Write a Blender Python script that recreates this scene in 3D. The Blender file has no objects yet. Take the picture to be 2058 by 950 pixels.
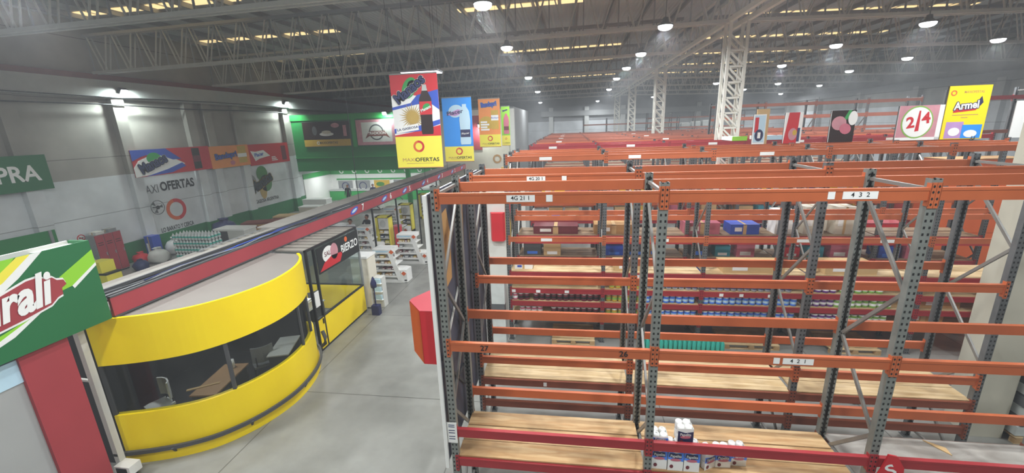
import bpy, math, random
from mathutils import Vector, Matrix
random.seed(7)
S = bpy.context.scene
COL = S.collection
PI = math.pi
# ---------------------------------------------------------------- camera
cd = bpy.data.cameras.new('camera'); cam = bpy.data.objects.new('camera', cd); COL.objects.link(cam)
cd.sensor_width = 36.0; cd.lens = 829.5*36/2058; cd.clip_end = 300; cd.clip_start = .05
PITCH, ROLL, YAW = .26, -.034, -.143
def cam_axes():
    ca, sa, cc, sc, cb, sb = math.cos(PITCH), math.sin(PITCH), math.cos(YAW), math.sin(YAW), math.cos(ROLL), math.sin(ROLL)
    f = Vector((sc*ca, cc*ca, -sa)); r = Vector((cc, -sc, 0)); u = r.cross(f)
    return cb*r+sb*u, -sb*r+cb*u, f
_r, _u, _f = cam_axes()
cam.matrix_world = Matrix(((_r.x, _u.x, -_f.x, 1.635), (_r.y, _u.y, -_f.y, -4.814), (_r.z, _u.z, -_f.z, 6.023), (0, 0, 0, 1)))
S.camera = cam
# ---------------------------------------------------------------- world, exposure
w = bpy.data.worlds.new('dusk'); S.world = w; w.use_nodes = True
w.node_tree.nodes['Background'].inputs[0].default_value = (.62, .68, .75, 1)
w.node_tree.nodes['Background'].inputs[1].default_value = .5
_v = w.node_tree.nodes.new('ShaderNodeVolumeScatter')      # added haze: stands in for a window's reflection veil, lifts dark tones
_v.inputs['Density'].default_value = .0039; _v.inputs['Color'].default_value = (.93, .96, 1, 1); _v.inputs['Anisotropy'].default_value = .1
w.node_tree.links.new(_v.outputs[0], w.node_tree.nodes['World Output'].inputs['Volume'])
S.view_settings.view_transform = 'Standard'; S.view_settings.look = 'None'
S.view_settings.exposure = -0.7; S.view_settings.gamma = 1; S.view_settings.use_curve_mapping = False
S.cycles.use_denoising = True
S.cycles.max_bounces = 6; S.cycles.diffuse_bounces = 4; S.cycles.glossy_bounces = 3; S.cycles.transparent_max_bounces = 12; S.cycles.transmission_bounces = 4
S.cycles.sample_clamp_indirect = 6; S.cycles.caustics_reflective = False; S.cycles.caustics_refractive = False
LAMP_W = 520.0        # watts of one high-bay lamp
LAMP_COL = (.93, .97, 1.0)
# ---------------------------------------------------------------- materials
def lin(c):
    return tuple(((x/12.92) if x <= .04045 else ((x+.055)/1.055)**2.4) for x in c)
def hexc(h):
    return lin(tuple(int(h[i:i+2], 16)/255 for i in (0, 2, 4)))
MATS = {}
def nodes(name):
    m = bpy.data.materials.new(name); m.use_nodes = True
    nt = m.node_tree
    return m, nt, nt.nodes['Principled BSDF'], lambda t: nt.nodes.new(t), nt.links.new
def mat(name, h, rough=.55, metal=0., amt=.10, scale=6., alpha=None, bump=0.):
    """plain surface whose colour wanders slightly (dirt, wear) by object-space noise"""
    if name in MATS: return MATS[name]
    m, nt, b, N, L = nodes(name)
    c = hexc(h)
    tc = N('ShaderNodeTexCoord'); no = N('ShaderNodeTexNoise'); no.inputs['Scale'].default_value = scale; no.inputs['Detail'].default_value = 4
    L(tc.outputs['Object'], no.inputs['Vector'])
    mx = N('ShaderNodeMix'); mx.data_type = 'RGBA'
    mx.inputs[6].default_value = tuple(x*(1-amt) for x in c)+(1,); mx.inputs[7].default_value = tuple(min(1, x*(1+amt)) for x in c)+(1,)
    L(no.outputs['Fac'], mx.inputs[0]); L(mx.outputs[2], b.inputs['Base Color'])
    b.inputs['Roughness'].default_value = rough; b.inputs['Metallic'].default_value = metal
    if bump:
        bp = N('ShaderNodeBump'); bp.inputs['Strength'].default_value = bump; bp.inputs['Distance'].default_value = .01
        L(no.outputs['Fac'], bp.inputs['Height']); L(bp.outputs['Normal'], b.inputs['Normal'])
    MATS[name] = m
    return m
def emis(name, h, strength):
    if name in MATS: return MATS[name]
    m, nt, b, N, L = nodes(name)
    b.inputs['Base Color'].default_value = hexc(h)+(1,)
    b.inputs['Emission Color'].default_value = hexc(h)+(1,); b.inputs['Emission Strength'].default_value = strength
    MATS[name] = m; return m
def glassm(name, h, fac):
    m, nt, b, N, L = nodes(name)
    tr = N('ShaderNodeBsdfTransparent'); gl = N('ShaderNodeBsdfGlossy'); mx = N('ShaderNodeMixShader')
    tr.inputs[0].default_value = hexc(h)+(1,); gl.inputs['Roughness'].default_value = .03
    mx.inputs[0].default_value = fac
    L(tr.outputs[0], mx.inputs[1]); L(gl.outputs[0], mx.inputs[2]); L(mx.outputs[0], nt.nodes['Material Output'].inputs[0])
    MATS[name] = m; return m
def postm(name, h):
    """painted steel upright with two columns of punched slots down its face"""
    m, nt, b, N, L = nodes(name); c = hexc(h)
    tc = N('ShaderNodeTexCoord'); sp = N('ShaderNodeSeparateXYZ'); L(tc.outputs['Object'], sp.inputs[0])
    def ma(op, a, bb):
        n = N('ShaderNodeMath'); n.operation = op
        for k, v in ((0, a), (1, bb)):
            if v is None: continue
            if isinstance(v, (int, float)): n.inputs[k].default_value = v
            else: L(v, n.inputs[k])
        return n.outputs[0]
    ax = ma('ABSOLUTE', sp.outputs[0], None)
    dx = ma('ABSOLUTE', ma('SUBTRACT', ax, .026), None)
    fz = ma('ABSOLUTE', ma('SUBTRACT', ma('FRACT', ma('DIVIDE', sp.outputs[2], .075), None), .5), None)
    hole = ma('MULTIPLY', ma('LESS_THAN', dx, .011), ma('LESS_THAN', fz, .2))
    no = N('ShaderNodeTexNoise'); no.inputs['Scale'].default_value = 9; no.inputs['Detail'].default_value = 5; L(tc.outputs['Object'], no.inputs['Vector'])
    m1 = N('ShaderNodeMix'); m1.data_type = 'RGBA'; m1.inputs[6].default_value = tuple(x*.7 for x in c)+(1,); m1.inputs[7].default_value = tuple(x*1.3 for x in c)+(1,); L(no.outputs['Fac'], m1.inputs[0])
    m2 = N('ShaderNodeMix'); m2.data_type = 'RGBA'; L(hole, m2.inputs[0]); L(m1.outputs[2], m2.inputs[6]); m2.inputs[7].default_value = (.012, .012, .013, 1)
    L(m2.outputs[2], b.inputs['Base Color']); b.inputs['Roughness'].default_value = .45; b.inputs['Metallic'].default_value = .25
    MATS[name] = m; return m
def woodm(name, h1, h2, sc=(2., 14., 2.)):
    m, nt, b, N, L = nodes(name)
    tc = N('ShaderNodeTexCoord'); mp = N('ShaderNodeMapping'); mp.inputs['Scale'].default_value = sc; L(tc.outputs['Object'], mp.inputs[0])
    no = N('ShaderNodeTexNoise'); no.inputs['Scale'].default_value = 1.6; no.inputs['Detail'].default_value = 7; no.inputs['Distortion'].default_value = .8; L(mp.outputs[0], no.inputs['Vector'])
    st = N('ShaderNodeTexNoise'); st.inputs['Scale'].default_value = 1.3; st.inputs['Detail'].default_value = 3; L(tc.outputs['Object'], st.inputs['Vector'])
    r = N('ShaderNodeValToRGB'); r.color_ramp.elements[0].position = .36; r.color_ramp.elements[1].position = .66
    r.color_ramp.elements[0].color = hexc(h1)+(1,); r.color_ramp.elements[1].color = hexc(h2)+(1,); L(no.outputs['Fac'], r.inputs[0])
    r2 = N('ShaderNodeValToRGB'); r2.color_ramp.elements[0].position = .3; r2.color_ramp.elements[1].position = .5
    r2.color_ramp.elements[0].color = (.62, .57, .52, 1); r2.color_ramp.elements[1].color = (1, 1, 1, 1); L(st.outputs['Fac'], r2.inputs[0])
    mu = N('ShaderNodeMix'); mu.data_type = 'RGBA'; mu.blend_type = 'MULTIPLY'; mu.inputs[0].default_value = 1
    L(r.outputs[0], mu.inputs[6]); L(r2.outputs[0], mu.inputs[7]); L(mu.outputs[2], b.inputs['Base Color'])
    b.inputs['Roughness'].default_value = .6
    MATS[name] = m; return m
def floorm():
    m, nt, b, N, L = nodes('polished concrete')
    tc = N('ShaderNodeTexCoord')
    n1 = N('ShaderNodeTexNoise'); n1.inputs['Scale'].default_value = .45; n1.inputs['Detail'].default_value = 9; n1.inputs['Roughness'].default_value = .62; L(tc.outputs['Object'], n1.inputs['Vector'])
    n2 = N('ShaderNodeTexNoise'); n2.inputs['Scale'].default_value = 3.5; n2.inputs['Detail'].default_value = 6; L(tc.outputs['Object'], n2.inputs['Vector'])
    r = N('ShaderNodeValToRGB'); r.color_ramp.elements[0].position = .33; r.color_ramp.elements[1].position = .68
    r.color_ramp.elements[0].color = hexc('73736e')+(1,); r.color_ramp.elements[1].color = hexc('969690')+(1,); L(n1.outputs['Fac'], r.inputs[0])
    mp = N('ShaderNodeMapping'); mp.inputs['Location'].default_value = (.6, 1.1, 0); L(tc.outputs['Object'], mp.inputs[0])
    br = N('ShaderNodeTexBrick'); br.inputs['Scale'].default_value = 1; br.inputs['Brick Width'].default_value = 4.2; br.inputs['Row Height'].default_value = 4.2; br.inputs['Mortar Size'].default_value = .012; br.offset = 0
    br.inputs['Color1'].default_value = br.inputs['Color2'].default_value = (1, 1, 1, 1); br.inputs['Mortar'].default_value = (.45, .45, .44, 1); L(mp.outputs[0], br.inputs['Vector'])
    mu = N('ShaderNodeMix'); mu.data_type = 'RGBA'; mu.blend_type = 'MULTIPLY'; mu.inputs[0].default_value = 1; L(r.outputs[0], mu.inputs[6]); L(br.outputs['Color'], mu.inputs[7])
    L(mu.outputs[2], b.inputs['Base Color'])
    r3 = N('ShaderNodeMapRange'); r3.inputs[3].default_value = .22; r3.inputs[4].default_value = .5; L(n2.outputs['Fac'], r3.inputs[0]); L(r3.outputs[0], b.inputs['Roughness'])
    MATS['floor'] = m; return m
def wallm(name, zgreen, zwhite, green, white, upper):
    """painted wall in horizontal bands: dado, white paint, bare panel above, with panel joints"""
    m, nt, b, N, L = nodes(name)
    g = N('ShaderNodeNewGeometry'); sp = N('ShaderNodeSeparateXYZ'); L(g.outputs['Position'], sp.inputs[0])
    no = N('ShaderNodeTexNoise'); no.inputs['Scale'].default_value = .7; no.inputs['Detail'].default_value = 7; L(g.outputs['Position'], no.inputs['Vector'])
    r = N('ShaderNodeValToRGB'); r.color_ramp.interpolation = 'CONSTANT'
    mr = N('ShaderNodeMath'); mr.operation = 'DIVIDE'; L(sp.outputs[2], mr.inputs[0]); mr.inputs[1].default_value = 12
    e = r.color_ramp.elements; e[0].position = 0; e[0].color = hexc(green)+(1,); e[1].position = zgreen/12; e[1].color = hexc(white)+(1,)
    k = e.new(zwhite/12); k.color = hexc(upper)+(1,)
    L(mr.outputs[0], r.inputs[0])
    m1 = N('ShaderNodeMapRange'); m1.inputs[1].default_value = .3; m1.inputs[2].default_value = .7; m1.inputs[3].default_value = .82; m1.inputs[4].default_value = 1.1; L(no.outputs['Fac'], m1.inputs[0])
    fr = N('ShaderNodeMath'); fr.operation = 'FRACT'; dv = N('ShaderNodeMath'); dv.operation = 'DIVIDE'; L(sp.outputs[2], dv.inputs[0]); dv.inputs[1].default_value = 2.62; L(dv.outputs[0], fr.inputs[0])
    lt = N('ShaderNodeMath'); lt.operation = 'GREATER_THAN'; L(fr.outputs[0], lt.inputs[0]); lt.inputs[1].default_value = .012
    ml = N('ShaderNodeMath'); ml.operation = 'MULTIPLY_ADD'; L(lt.outputs[0], ml.inputs[0]); ml.inputs[1].default_value = .5; ml.inputs[2].default_value = .5
    mm = N('ShaderNodeMath'); mm.operation = 'MULTIPLY'; L(m1.outputs[0], mm.inputs[0]); L(ml.outputs[0], mm.inputs[1])
    vm = N('ShaderNodeVectorMath'); vm.operation = 'SCALE'; L(r.outputs[0], vm.inputs[0]); L(mm.outputs[0], vm.inputs['Scale'])
    L(vm.outputs[0], b.inputs['Base Color']); b.inputs['Roughness'].default_value = .8
    MATS[name] = m; return m
def roofm():
    m, nt, b, N, L = nodes('corrugated roof sheet')
    tc = N('ShaderNodeTexCoord'); wv = N('ShaderNodeTexWave'); wv.bands_direction = 'X'; wv.inputs['Scale'].default_value = 1.6; L(tc.outputs['Object'], wv.inputs['Vector'])
    no = N('ShaderNodeTexNoise'); no.inputs['Scale'].default_value = .5; no.inputs['Detail'].default_value = 5; L(tc.outputs['Object'], no.inputs['Vector'])
    r = N('ShaderNodeValToRGB'); r.color_ramp.elements[0].color = hexc('b9bdc0')+(1,); r.color_ramp.elements[1].color = hexc('d9dcde')+(1,); L(no.outputs['Fac'], r.inputs[0])
    L(r.outputs[0], b.inputs['Base Color']); b.inputs['Roughness'].default_value = .6
    bp = N('ShaderNodeBump'); bp.inputs['Strength'].default_value = .6; bp.inputs['Distance'].default_value = .05; L(wv.outputs['Fac'], bp.inputs['Height']); L(bp.outputs[0], b.inputs['Normal'])
    MATS['roof'] = m; return m
M = lambda k: MATS[k]
for a in [('orange', 'bd6238', .5, .1, .16, 3.), ('orange_far', 'ae6148', .5, .1, .16, 3.), ('red_beam', 'a32b31', .5, .1, .14, 3.), ('brown_beam', '8a4a34', .6, .1, .2, 3.),
          ('galv', 'a6a8a6', .4, .5, .1, 8.), ('brace', '83817c', .45, .3, .15, 8.), ('truss', 'c9c9c4', .55, .1, .1, 3.), ('truss_dark', 'a2a4a8', .6, .1, .1, 3.), ('lattice', 'dcdbd0', .5, 0., .08, 3.),
          ('yellow', 'ffdc00', .45, 0., .05, 2.), ('yellow_pale', 'efe24a', .5, 0., .06, 2.), ('red', 'c8202b', .45, 0., .06, 2.), ('red_fascia', 'a83c45', .55, 0., .12, 1.5), ('red_pillar', 'a0383f', .6, 0., .1, 2.), ('orange_red', 'd9622c', .5, 0., .06, 2.),
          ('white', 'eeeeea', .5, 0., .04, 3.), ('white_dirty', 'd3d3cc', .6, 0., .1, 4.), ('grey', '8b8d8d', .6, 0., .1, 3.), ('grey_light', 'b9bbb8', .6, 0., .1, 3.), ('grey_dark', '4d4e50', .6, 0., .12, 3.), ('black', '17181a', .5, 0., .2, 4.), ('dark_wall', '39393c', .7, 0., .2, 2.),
          ('green', '2c9a4a', .5, 0., .08, 1.5), ('green_deep', '1f7c3e', .5, 0., .1, 1.2), ('green_sign', '1c6b3c', .5, 0., .05, 1.), ('lime', '8fcf2f', .5, 0., .06, 2.), ('green_leaf', '3f7d33', .5, 0., .1, 4.),
          ('blue', '2f52b8', .5, 0., .08, 3.), ('blue_sky', '2590e8', .5, 0., .05, 2.), ('blue_tin', '4a84ea', .35, 0., .15, 9.), ('blue_dark', '27305f', .5, 0., .1, 3.), ('navy', '1f2350', .5, 0., .1, 4.), ('cyan_pale', 'b9d7e6', .5, 0., .1, 3.), ('teal', '3aae9c', .35, 0., .2, 6.), ('teal_box', '3f93a3', .6, 0., .1, 4.),
          ('cream', 'd9d3c2', .65, 0., .08, 3.), ('card', 'b58a55', .75, 0., .12, 5.), ('tan', 'c9a876', .7, 0., .1, 5.), ('tarp', '4a4a57', .6, 0., .25, 3.), ('skin', 'a8745a', .6, 0., .05, 6.), ('hair', '1b1512', .6, 0., .2, 9.), ('denim', '2f3a55', .8, 0., .15, 9.), ('coat_dark', '26272e', .8, 0., .15, 9.), ('coat_white', 'd8d8dc', .8, 0., .08, 9.),
          ('purple', '6b3b86', .4, 0., .15, 7.), ('pink', 'c46a7c', .45, 0., .2, 7.), ('gold', 'c9a53a', .4, 0., .15, 7.), ('tin_green', '86b552', .4, 0., .2, 7.), ('silver', 'b7bbc2', .3, .5, .2, 7.), ('maroon', '6d2430', .45, 0., .2, 7.), ('cola', '2a1512', .25, 0., .1, 5.), ('orange_print', 'ee9243', .5, 0., .08, 2.), ('lavender', 'b78fc2', .5, 0., .12, 4.), ('wrap', 'c9cfcc', .2, 0., .2, 5.), ('wrap_dark', '5e6163', .25, 0., .35, 4.), ('desk', 'b08a62', .5, 0., .1, 4.), ('cover_grey', '908c84', .8, 0., .15, 3.), ('slat', '8f8a80', .8, 0., .15, 3.), ('roof_grey', '87817a', .8, 0., .12, 1.5), ('rust', '7a3a2c', .8, 0., .2, 3.), ('sun_gold', 'b99a4c', .5, 0., .06, 4.), ('meat', 'c58a93', .5, 0., .3, 3.)]:
    mat(*a)
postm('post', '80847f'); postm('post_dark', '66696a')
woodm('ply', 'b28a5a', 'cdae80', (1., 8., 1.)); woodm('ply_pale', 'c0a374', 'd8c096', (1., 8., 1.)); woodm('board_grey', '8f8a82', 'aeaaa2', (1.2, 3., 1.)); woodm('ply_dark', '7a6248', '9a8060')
floorm(); roofm()
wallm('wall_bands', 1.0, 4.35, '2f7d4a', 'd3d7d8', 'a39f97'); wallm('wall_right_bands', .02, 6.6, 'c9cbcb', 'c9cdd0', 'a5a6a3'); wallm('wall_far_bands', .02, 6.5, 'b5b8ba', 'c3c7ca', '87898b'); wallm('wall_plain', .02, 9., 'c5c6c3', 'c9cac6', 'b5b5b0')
mat('concrete', 'c3bfae', .8, 0., .16, 1.6, bump=.2); mat('concrete_grey', 'a3a4a2', .75, 0., .12, 1.2, bump=.15)
emis('lamp_face', 'f4fbff', 14.); emis('skylight', 'ffdfa2', 1.9); emis('led_strip', 'f4fbff', 4.)
glassm('glass', 'f0f4f3', .07); glassm('glass_dark', 'e2e5e5', .035)
# ---------------------------------------------------------------- mesh builder
class Fr:
    """a flat frame in space: o origin, u right, v up, n out"""
    def __init__(s, o, u, v): s.o = Vector(o); s.u = Vector(u).normalized(); s.v = Vector(v).normalized(); s.n = s.u.cross(s.v)
    def p(s, x, y, d=0): return s.o+s.u*x+s.v*y+s.n*d
def FY(o): return Fr(o, (1, 0, 0), (0, 0, 1))     # faces the camera side (-Y)
def FX(o): return Fr(o, (0, 1, 0), (0, 0, 1))     # faces +X
TXT = {}
def text_geo(s, bold, shear=0.):
    k = (s, bold, shear)
    if k in TXT: return TXT[k]
    cu = bpy.data.curves.new('lettering', 'FONT'); cu.body = s; cu.size = 1; cu.offset = bold; cu.resolution_u = 3; cu.shear = shear
    cu.align_x = 'CENTER'; cu.align_y = 'CENTER'
    ob = bpy.data.objects.new('lettering', cu); me = ob.to_mesh()
    g = ([v.co.copy() for v in me.vertices], [list(p.vertices) for p in me.polygons])
    ob.to_mesh_clear(); bpy.data.objects.remove(ob); bpy.data.curves.remove(cu)
    TXT[k] = g; return g
class MB:
    def __init__(s): s.v = []; s.f = []; s.m = []; s.mats = []; s.sm = set()
    def mi(s, m):
        if m not in s.mats: s.mats.append(m)
        return s.mats.index(m)
    def add(s, vs, fs, m, smooth=False):
        b = len(s.v); s.v += [Vector(x) for x in vs]; k = s.mi(m)
        for f in fs:
            if smooth: s.sm.add(len(s.f))
            s.f.append([b+i for i in f]); s.m.append(k)
        return s
    def box(s, c, d, m, rz=0, tilt=None):
        x, y, z = d[0]/2, d[1]/2, d[2]/2
        vs = [Vector((sx*x, sy*y, sz*z)) for sz in (-1, 1) for sy in (-1, 1) for sx in (-1, 1)]
        R = Matrix.Rotation(rz, 3, 'Z')
        if tilt is not None: R = R @ Matrix.Rotation(tilt[1], 3, tilt[0])
        c = Vector(c)
        return s.add([R @ q + c for q in vs], [(0, 2, 3, 1), (4, 5, 7, 6), (0, 1, 5, 4), (2, 6, 7, 3), (0, 4, 6, 2), (1, 3, 7, 5)], m)
    def bb(s, x0, x1, y0, y1, z0, z1, m): return s.box(((x0+x1)/2, (y0+y1)/2, (z0+z1)/2), (x1-x0, y1-y0, z1-z0), m)
    def bar(s, a, b, w, h, m):
        a, b = Vector(a), Vector(b); d = (b-a).normalized(); up = Vector((0, 0, 1))
        if abs(d.z) > .95: up = Vector((0, 1, 0))
        r = d.cross(up).normalized(); u = r.cross(d)
        vs = [p+r*(i*w/2)+u*(j*h/2) for p in (a, b) for i, j in ((-1, -1), (1, -1), (1, 1), (-1, 1))]
        return s.add(vs, [(0, 1, 2, 3), (7, 6, 5, 4), (0, 4, 5, 1), (1, 5, 6, 2), (2, 6, 7, 3), (3, 7, 4, 0)], m)
    def tube(s, pts, r, m, n=8, cap=True):
        pts = [Vector(p) for p in pts]; rings = []; b = len(s.v)
        rr = r if isinstance(r, (list, tuple)) else [r]*len(pts)
        vs = []; fs = []
        for i, p in enumerate(pts):
            d = (pts[min(i+1, len(pts)-1)]-pts[max(i-1, 0)]).normalized()
            up = Vector((0, 0, 1)) if abs(d.z) < .9 else Vector((1, 0, 0))
            x = d.cross(up).normalized(); y = x.cross(d)
            vs += [p+(x*math.cos(2*PI*k/n)+y*math.sin(2*PI*k/n))*rr[i] for k in range(n)]
        for i in range(len(pts)-1):
            fs += [(i*n+k, i*n+(k+1) % n, (i+1)*n+(k+1) % n, (i+1)*n+k) for k in range(n)]
        s.add(vs, fs, m, True)
        if cap: s.add(vs[:n], [tuple(range(n-1, -1, -1))], m); s.add(vs[-n:], [tuple(range(n))], m)
        return s
    def lathe(s, c, prof, m, n=16):
        c = Vector(c); vs = [c+Vector((r*math.cos(2*PI*k/n), r*math.sin(2*PI*k/n), z)) for r, z in prof for k in range(n)]
        fs = [(i*n+k, i*n+(k+1) % n, (i+1)*n+(k+1) % n, (i+1)*n+k) for i in range(len(prof)-1) for k in range(n)]
        s.add(vs, fs, m, True)
        if prof[-1][0] > 1e-4: s.add(vs[-n:], [tuple(range(n))], m)
        if prof[0][0] > 1e-4: s.add(vs[:n], [tuple(range(n-1, -1, -1))], m)
        return s
    def prism(s, pts, z0, z1, m, mtop=None):
        n = len(pts); vs = [(x, y, z) for z in (z0, z1) for x, y in pts]
        s.add(vs, [(i, (i+1) % n, n+(i+1) % n, n+i) for i in range(n)]+[tuple(range(n-1, -1, -1))], m)
        return s.add([(x, y, z1) for x, y in pts], [tuple(range(n))], mtop or m)
    def shape(s, fr, pts, d0, d1, m):
        n = len(pts); a = [fr.p(x, y, d1) for x, y in pts]; b = [fr.p(x, y, d0) for x, y in pts]
        return s.add(a+b, [tuple(range(n)), tuple(range(2*n-1, n-1, -1))]+[(i, n+i, n+(i+1) % n, (i+1) % n) for i in range(n)], m)
    def rect(s, fr, x0, x1, y0, y1, d0, d1, m): return s.shape(fr, [(x0, y0), (x1, y0), (x1, y1), (x0, y1)], d0, d1, m)
    def disc(s, fr, x, y, rx, ry, d0, d1, m, n=24, rot=0):
        c, q = math.cos(rot), math.sin(rot)
        return s.shape(fr, [(x+rx*math.cos(t)*c-ry*math.sin(t)*q, y+rx*math.cos(t)*q+ry*math.sin(t)*c) for t in (2*PI*k/n for k in range(n))], d0, d1, m)
    def ring(s, fr, x, y, r0, r1, d, m, n=32, m2=None):
        for k in range(n):
            t0, t1 = 2*PI*k/n, 2*PI*(k+1)/n
            s.add([fr.p(x+r*math.cos(t), y+r*math.sin(t), d) for r, t in ((r0, t0), (r1, t0), (r1, t1), (r0, t1))], [(0, 1, 2, 3)], m2 if (m2 and math.cos(t0) < 0) else m)
        return s
    def text(s, fr, t, x, y, size, d, m, bold=0., rot=0., sx=1., wid=None, out=None, shear=0.):
        V, F = text_geo(t, bold, shear)
        if wid:
            xs = [q.x for q in V]; sx = wid/(size*(max(xs)-min(xs)))
        c, q = math.cos(rot), math.sin(rot)
        if out:
            for dx, dy in ((1, 0), (-1, 0), (0, 1), (0, -1), (.7, .7), (-.7, .7), (.7, -.7), (-.7, -.7)):
                o = size*.07
                s.add([fr.p(x+(p.x*size*sx+dx*o)*c-(p.y*size+dy*o)*q, y+(p.x*size*sx+dx*o)*q+(p.y*size+dy*o)*c, d-.003) for p in V], F, out)
        return s.add([fr.p(x+p.x*size*sx*c-p.y*size*q, y+p.x*size*sx*q+p.y*size*c, d) for p in V], F, m)
    def mesh(s, name):
        me = bpy.data.meshes.new(name); me.from_pydata([tuple(x) for x in s.v], [], s.f)
        for m in s.mats: me.materials.append(m if not isinstance(m, str) else MATS[m])
        me.polygons.foreach_set('material_index', s.m)
        me.polygons.foreach_set('use_smooth', [i in s.sm for i in range(len(s.f))])
        me.update(); return me
def obj(name, mb, parent=None, loc=None, me=None):
    o = bpy.data.objects.new(name, me or mb.mesh(name)); COL.objects.link(o)
    if parent is not None: o.parent = parent
    if loc is not None: o.location = loc
    return o
def tag(o, label, cat, group=None):
    o['label'] = label; o['category'] = cat
    if group: o['group'] = group
    return o
def thing(name, label, cat, loc=(0, 0, 0), rz=0, group=None):
    o = bpy.data.objects.new(name, None); COL.objects.link(o); o.location = loc; o.rotation_euler = (0, 0, rz); o.empty_display_size = .2
    return tag(o, label, cat, group)
def struct(name, mb, label=None):
    o = obj(name, mb); o['kind'] = 'structure'
    return o
def copy_tree(src, loc, rz=None, label=None, group=None):
    r = src.copy(); COL.objects.link(r); r.location = loc
    if rz is not None: r.rotation_euler = (0, 0, rz)
    if label: r['label'] = label
    if group: r['group'] = group
    for ch in list(src.children):
        c = ch.copy(); COL.objects.link(c); c.parent = r
        for g in ch.children:
            d = g.copy(); COL.objects.link(d); d.parent = c
    return r
# ================================================================ STRUCTURE
XL, XR, XC, YF, YN = -20.3, 30.0, 7.7, 57.0, -9.0
def zroof(x): return 11.25+(x-XL)*.012 if x < XC else 11.59-(x-XC)*.022
def zch(x): return 9.02+(x-XL)*.0165 if x < XC else 9.48-(x-XC)*.026
struct('floor', MB().bb(XL-.2, XR+.2, YN-.2, YF+.2, -.3, 0, 'floor'))
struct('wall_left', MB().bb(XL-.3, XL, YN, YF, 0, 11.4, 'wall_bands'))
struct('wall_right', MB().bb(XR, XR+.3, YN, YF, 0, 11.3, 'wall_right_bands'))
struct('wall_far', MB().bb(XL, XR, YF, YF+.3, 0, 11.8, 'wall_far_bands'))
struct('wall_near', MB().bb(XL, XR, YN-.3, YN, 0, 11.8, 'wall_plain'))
mb = MB()
for a, b in ((XL-.3, XC), (XC, XR+.3)):
    mb.add([(x, y, zroof(x)+dz) for dz in (0, .12) for x, y in ((a, YN), (b, YN), (b, YF+.3), (a, YF+.3))], [(3, 2, 1, 0), (4, 5, 6, 7), (0, 1, 5, 4), (2, 3, 7, 6)], 'roof')
struct('ceiling', mb)
# pilasters and crown beam along the left wall
for i, y in enumerate((9.2, 13.4, 17.25, 18.45, 20.75, 25.6)):
    struct('trim_%d' % (i+1), MB().bb(XL, XL+.28, y-.28, y+.28, 0, 8.1, 'wall_bands'))
struct('trim_7', MB().bb(XL, XL+.35, YN, YF, 7.95, 8.75, 'grey_light').bb(XL, XL+.25, YN, YF, 8.75, 9.0, 'rust'))
for i, y in enumerate(range(14, 57, 7)):
    struct('trim_%d' % (8+i), MB().bb(XR-.35, XR, y-.3, y+.3, 0, 8.1, 'wall_right_bands'))
struct('trim_15', MB().bb(XR-.3, XR, YN, YF, 7.9, 8.5, 'grey'))
for i, x in enumerate((-1., 4., 9., 14., 19., 24.)):
    struct('trim_%d' % (16+i), MB().bb(x-.3, x+.3, YF-.4, YF, 0, 8.4, 'grey_light'))
struct('trim_22', MB().bb(-2.4, XR, YF-.5, YF, 7.2, 7.9, 'grey'))
# purlins under the sheet, running away from the camera
mb = MB()
x = XL+1.2
while x < XR:
    mb.bb(x-.05, x+.05, YN, YF, zroof(x)-.2, zroof(x), 'truss_dark'); x += 1.75
struct('trim_23', mb)
# skylights: translucent sheets let into the roof between two trusses
SKY = [(-19.6, -11.5, 11.7), (-19.6, -10.6, 17.9), (-19.6, -12.6, 24.4), (-3.7, 2.4, 16.2), (-3.5, 5.6, 28.2), (-4.2, 5.6, 35.0), (-1., 7.0, 47.5), (10.9, 22.2, 21.2), (10.3, 22.3, 27.6), (11., 22.5, 34.4), (11., 23.5, 41.), (10.5, 22., 48.)]
for i, (a, b, y) in enumerate(SKY):
    mb = MB(); n = max(2, int((b-a)/1.15)); dx = (b-a)/n
    for k in range(n):
        x0, x1 = a+k*dx+.05, a+(k+1)*dx-.12
        mb.add([(x0, y, zroof(x0)-.02), (x1, y, zroof(x1)-.02), (x1, y+.6, zroof(x1)-.02), (x0, y+.6, zroof(x0)-.02)], [(3, 2, 1, 0)], 'skylight')
    struct('window_%d' % (i+1), mb)
# mezzanine block at the back of the left hall
struct('wall_mezzanine', MB().bb(XL, -8.5, 26.5, 26.9, 3.05, 7.45, 'green_deep').bb(XL, -8.5, 26.42, 26.5, 7.0, 7.4, 'green').bb(-15.2, -14.85, 26.42, 26.5, 4.9, 7.0, 'green').bb(-11.3, -10.95, 26.42, 26.5, 4.9, 7.0, 'green').bb(XL, -8.5, 26.44, 26.5, 4.08, 4.14, 'green'))
struct('wall_kiosk_side', MB().bb(-8.5, -2.5, 26.5, 26.8, 0, 7.3, 'cream').bb(-2.8, -2.5, 26.8, 38, 0, 7.3, 'grey').bb(-2.75, -2.42, 26.35, 26.8, 0, 7.3, 'white_dirty').bb(-5.9, -4.9, 26.44, 26.5, 4.4, 6.9, 'red_fascia'))
struct('ceiling_mezzanine', MB().bb(XL, -8.5, 26.9, 31.0, 3.05, 3.2, 'white').bb(XL, -2.5, 26.9, 38, 7.3, 7.45, 'grey'))
fr = FY((0, 31.0, 0)); mb = MB().bb(XL, -8.5, 31.0, 31.2, 0, 3.1, 'white').bb(XL, -8.5, 30.94, 31.0, 2.3, 2.75, 'green')
for k in range(9):                              # white hook marks on the green band
    x = -19.2+k*1.25
    mb.shape(fr, [(x-.2, 2.66), (x-.1, 2.66), (x-.05, 2.5), (x+.08, 2.44), (x+.16, 2.5), (x+.16, 2.6), (x+.24, 2.6), (x+.24, 2.45), (x+.1, 2.36), (x-.1, 2.4)], .06, .08, 'white')
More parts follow.
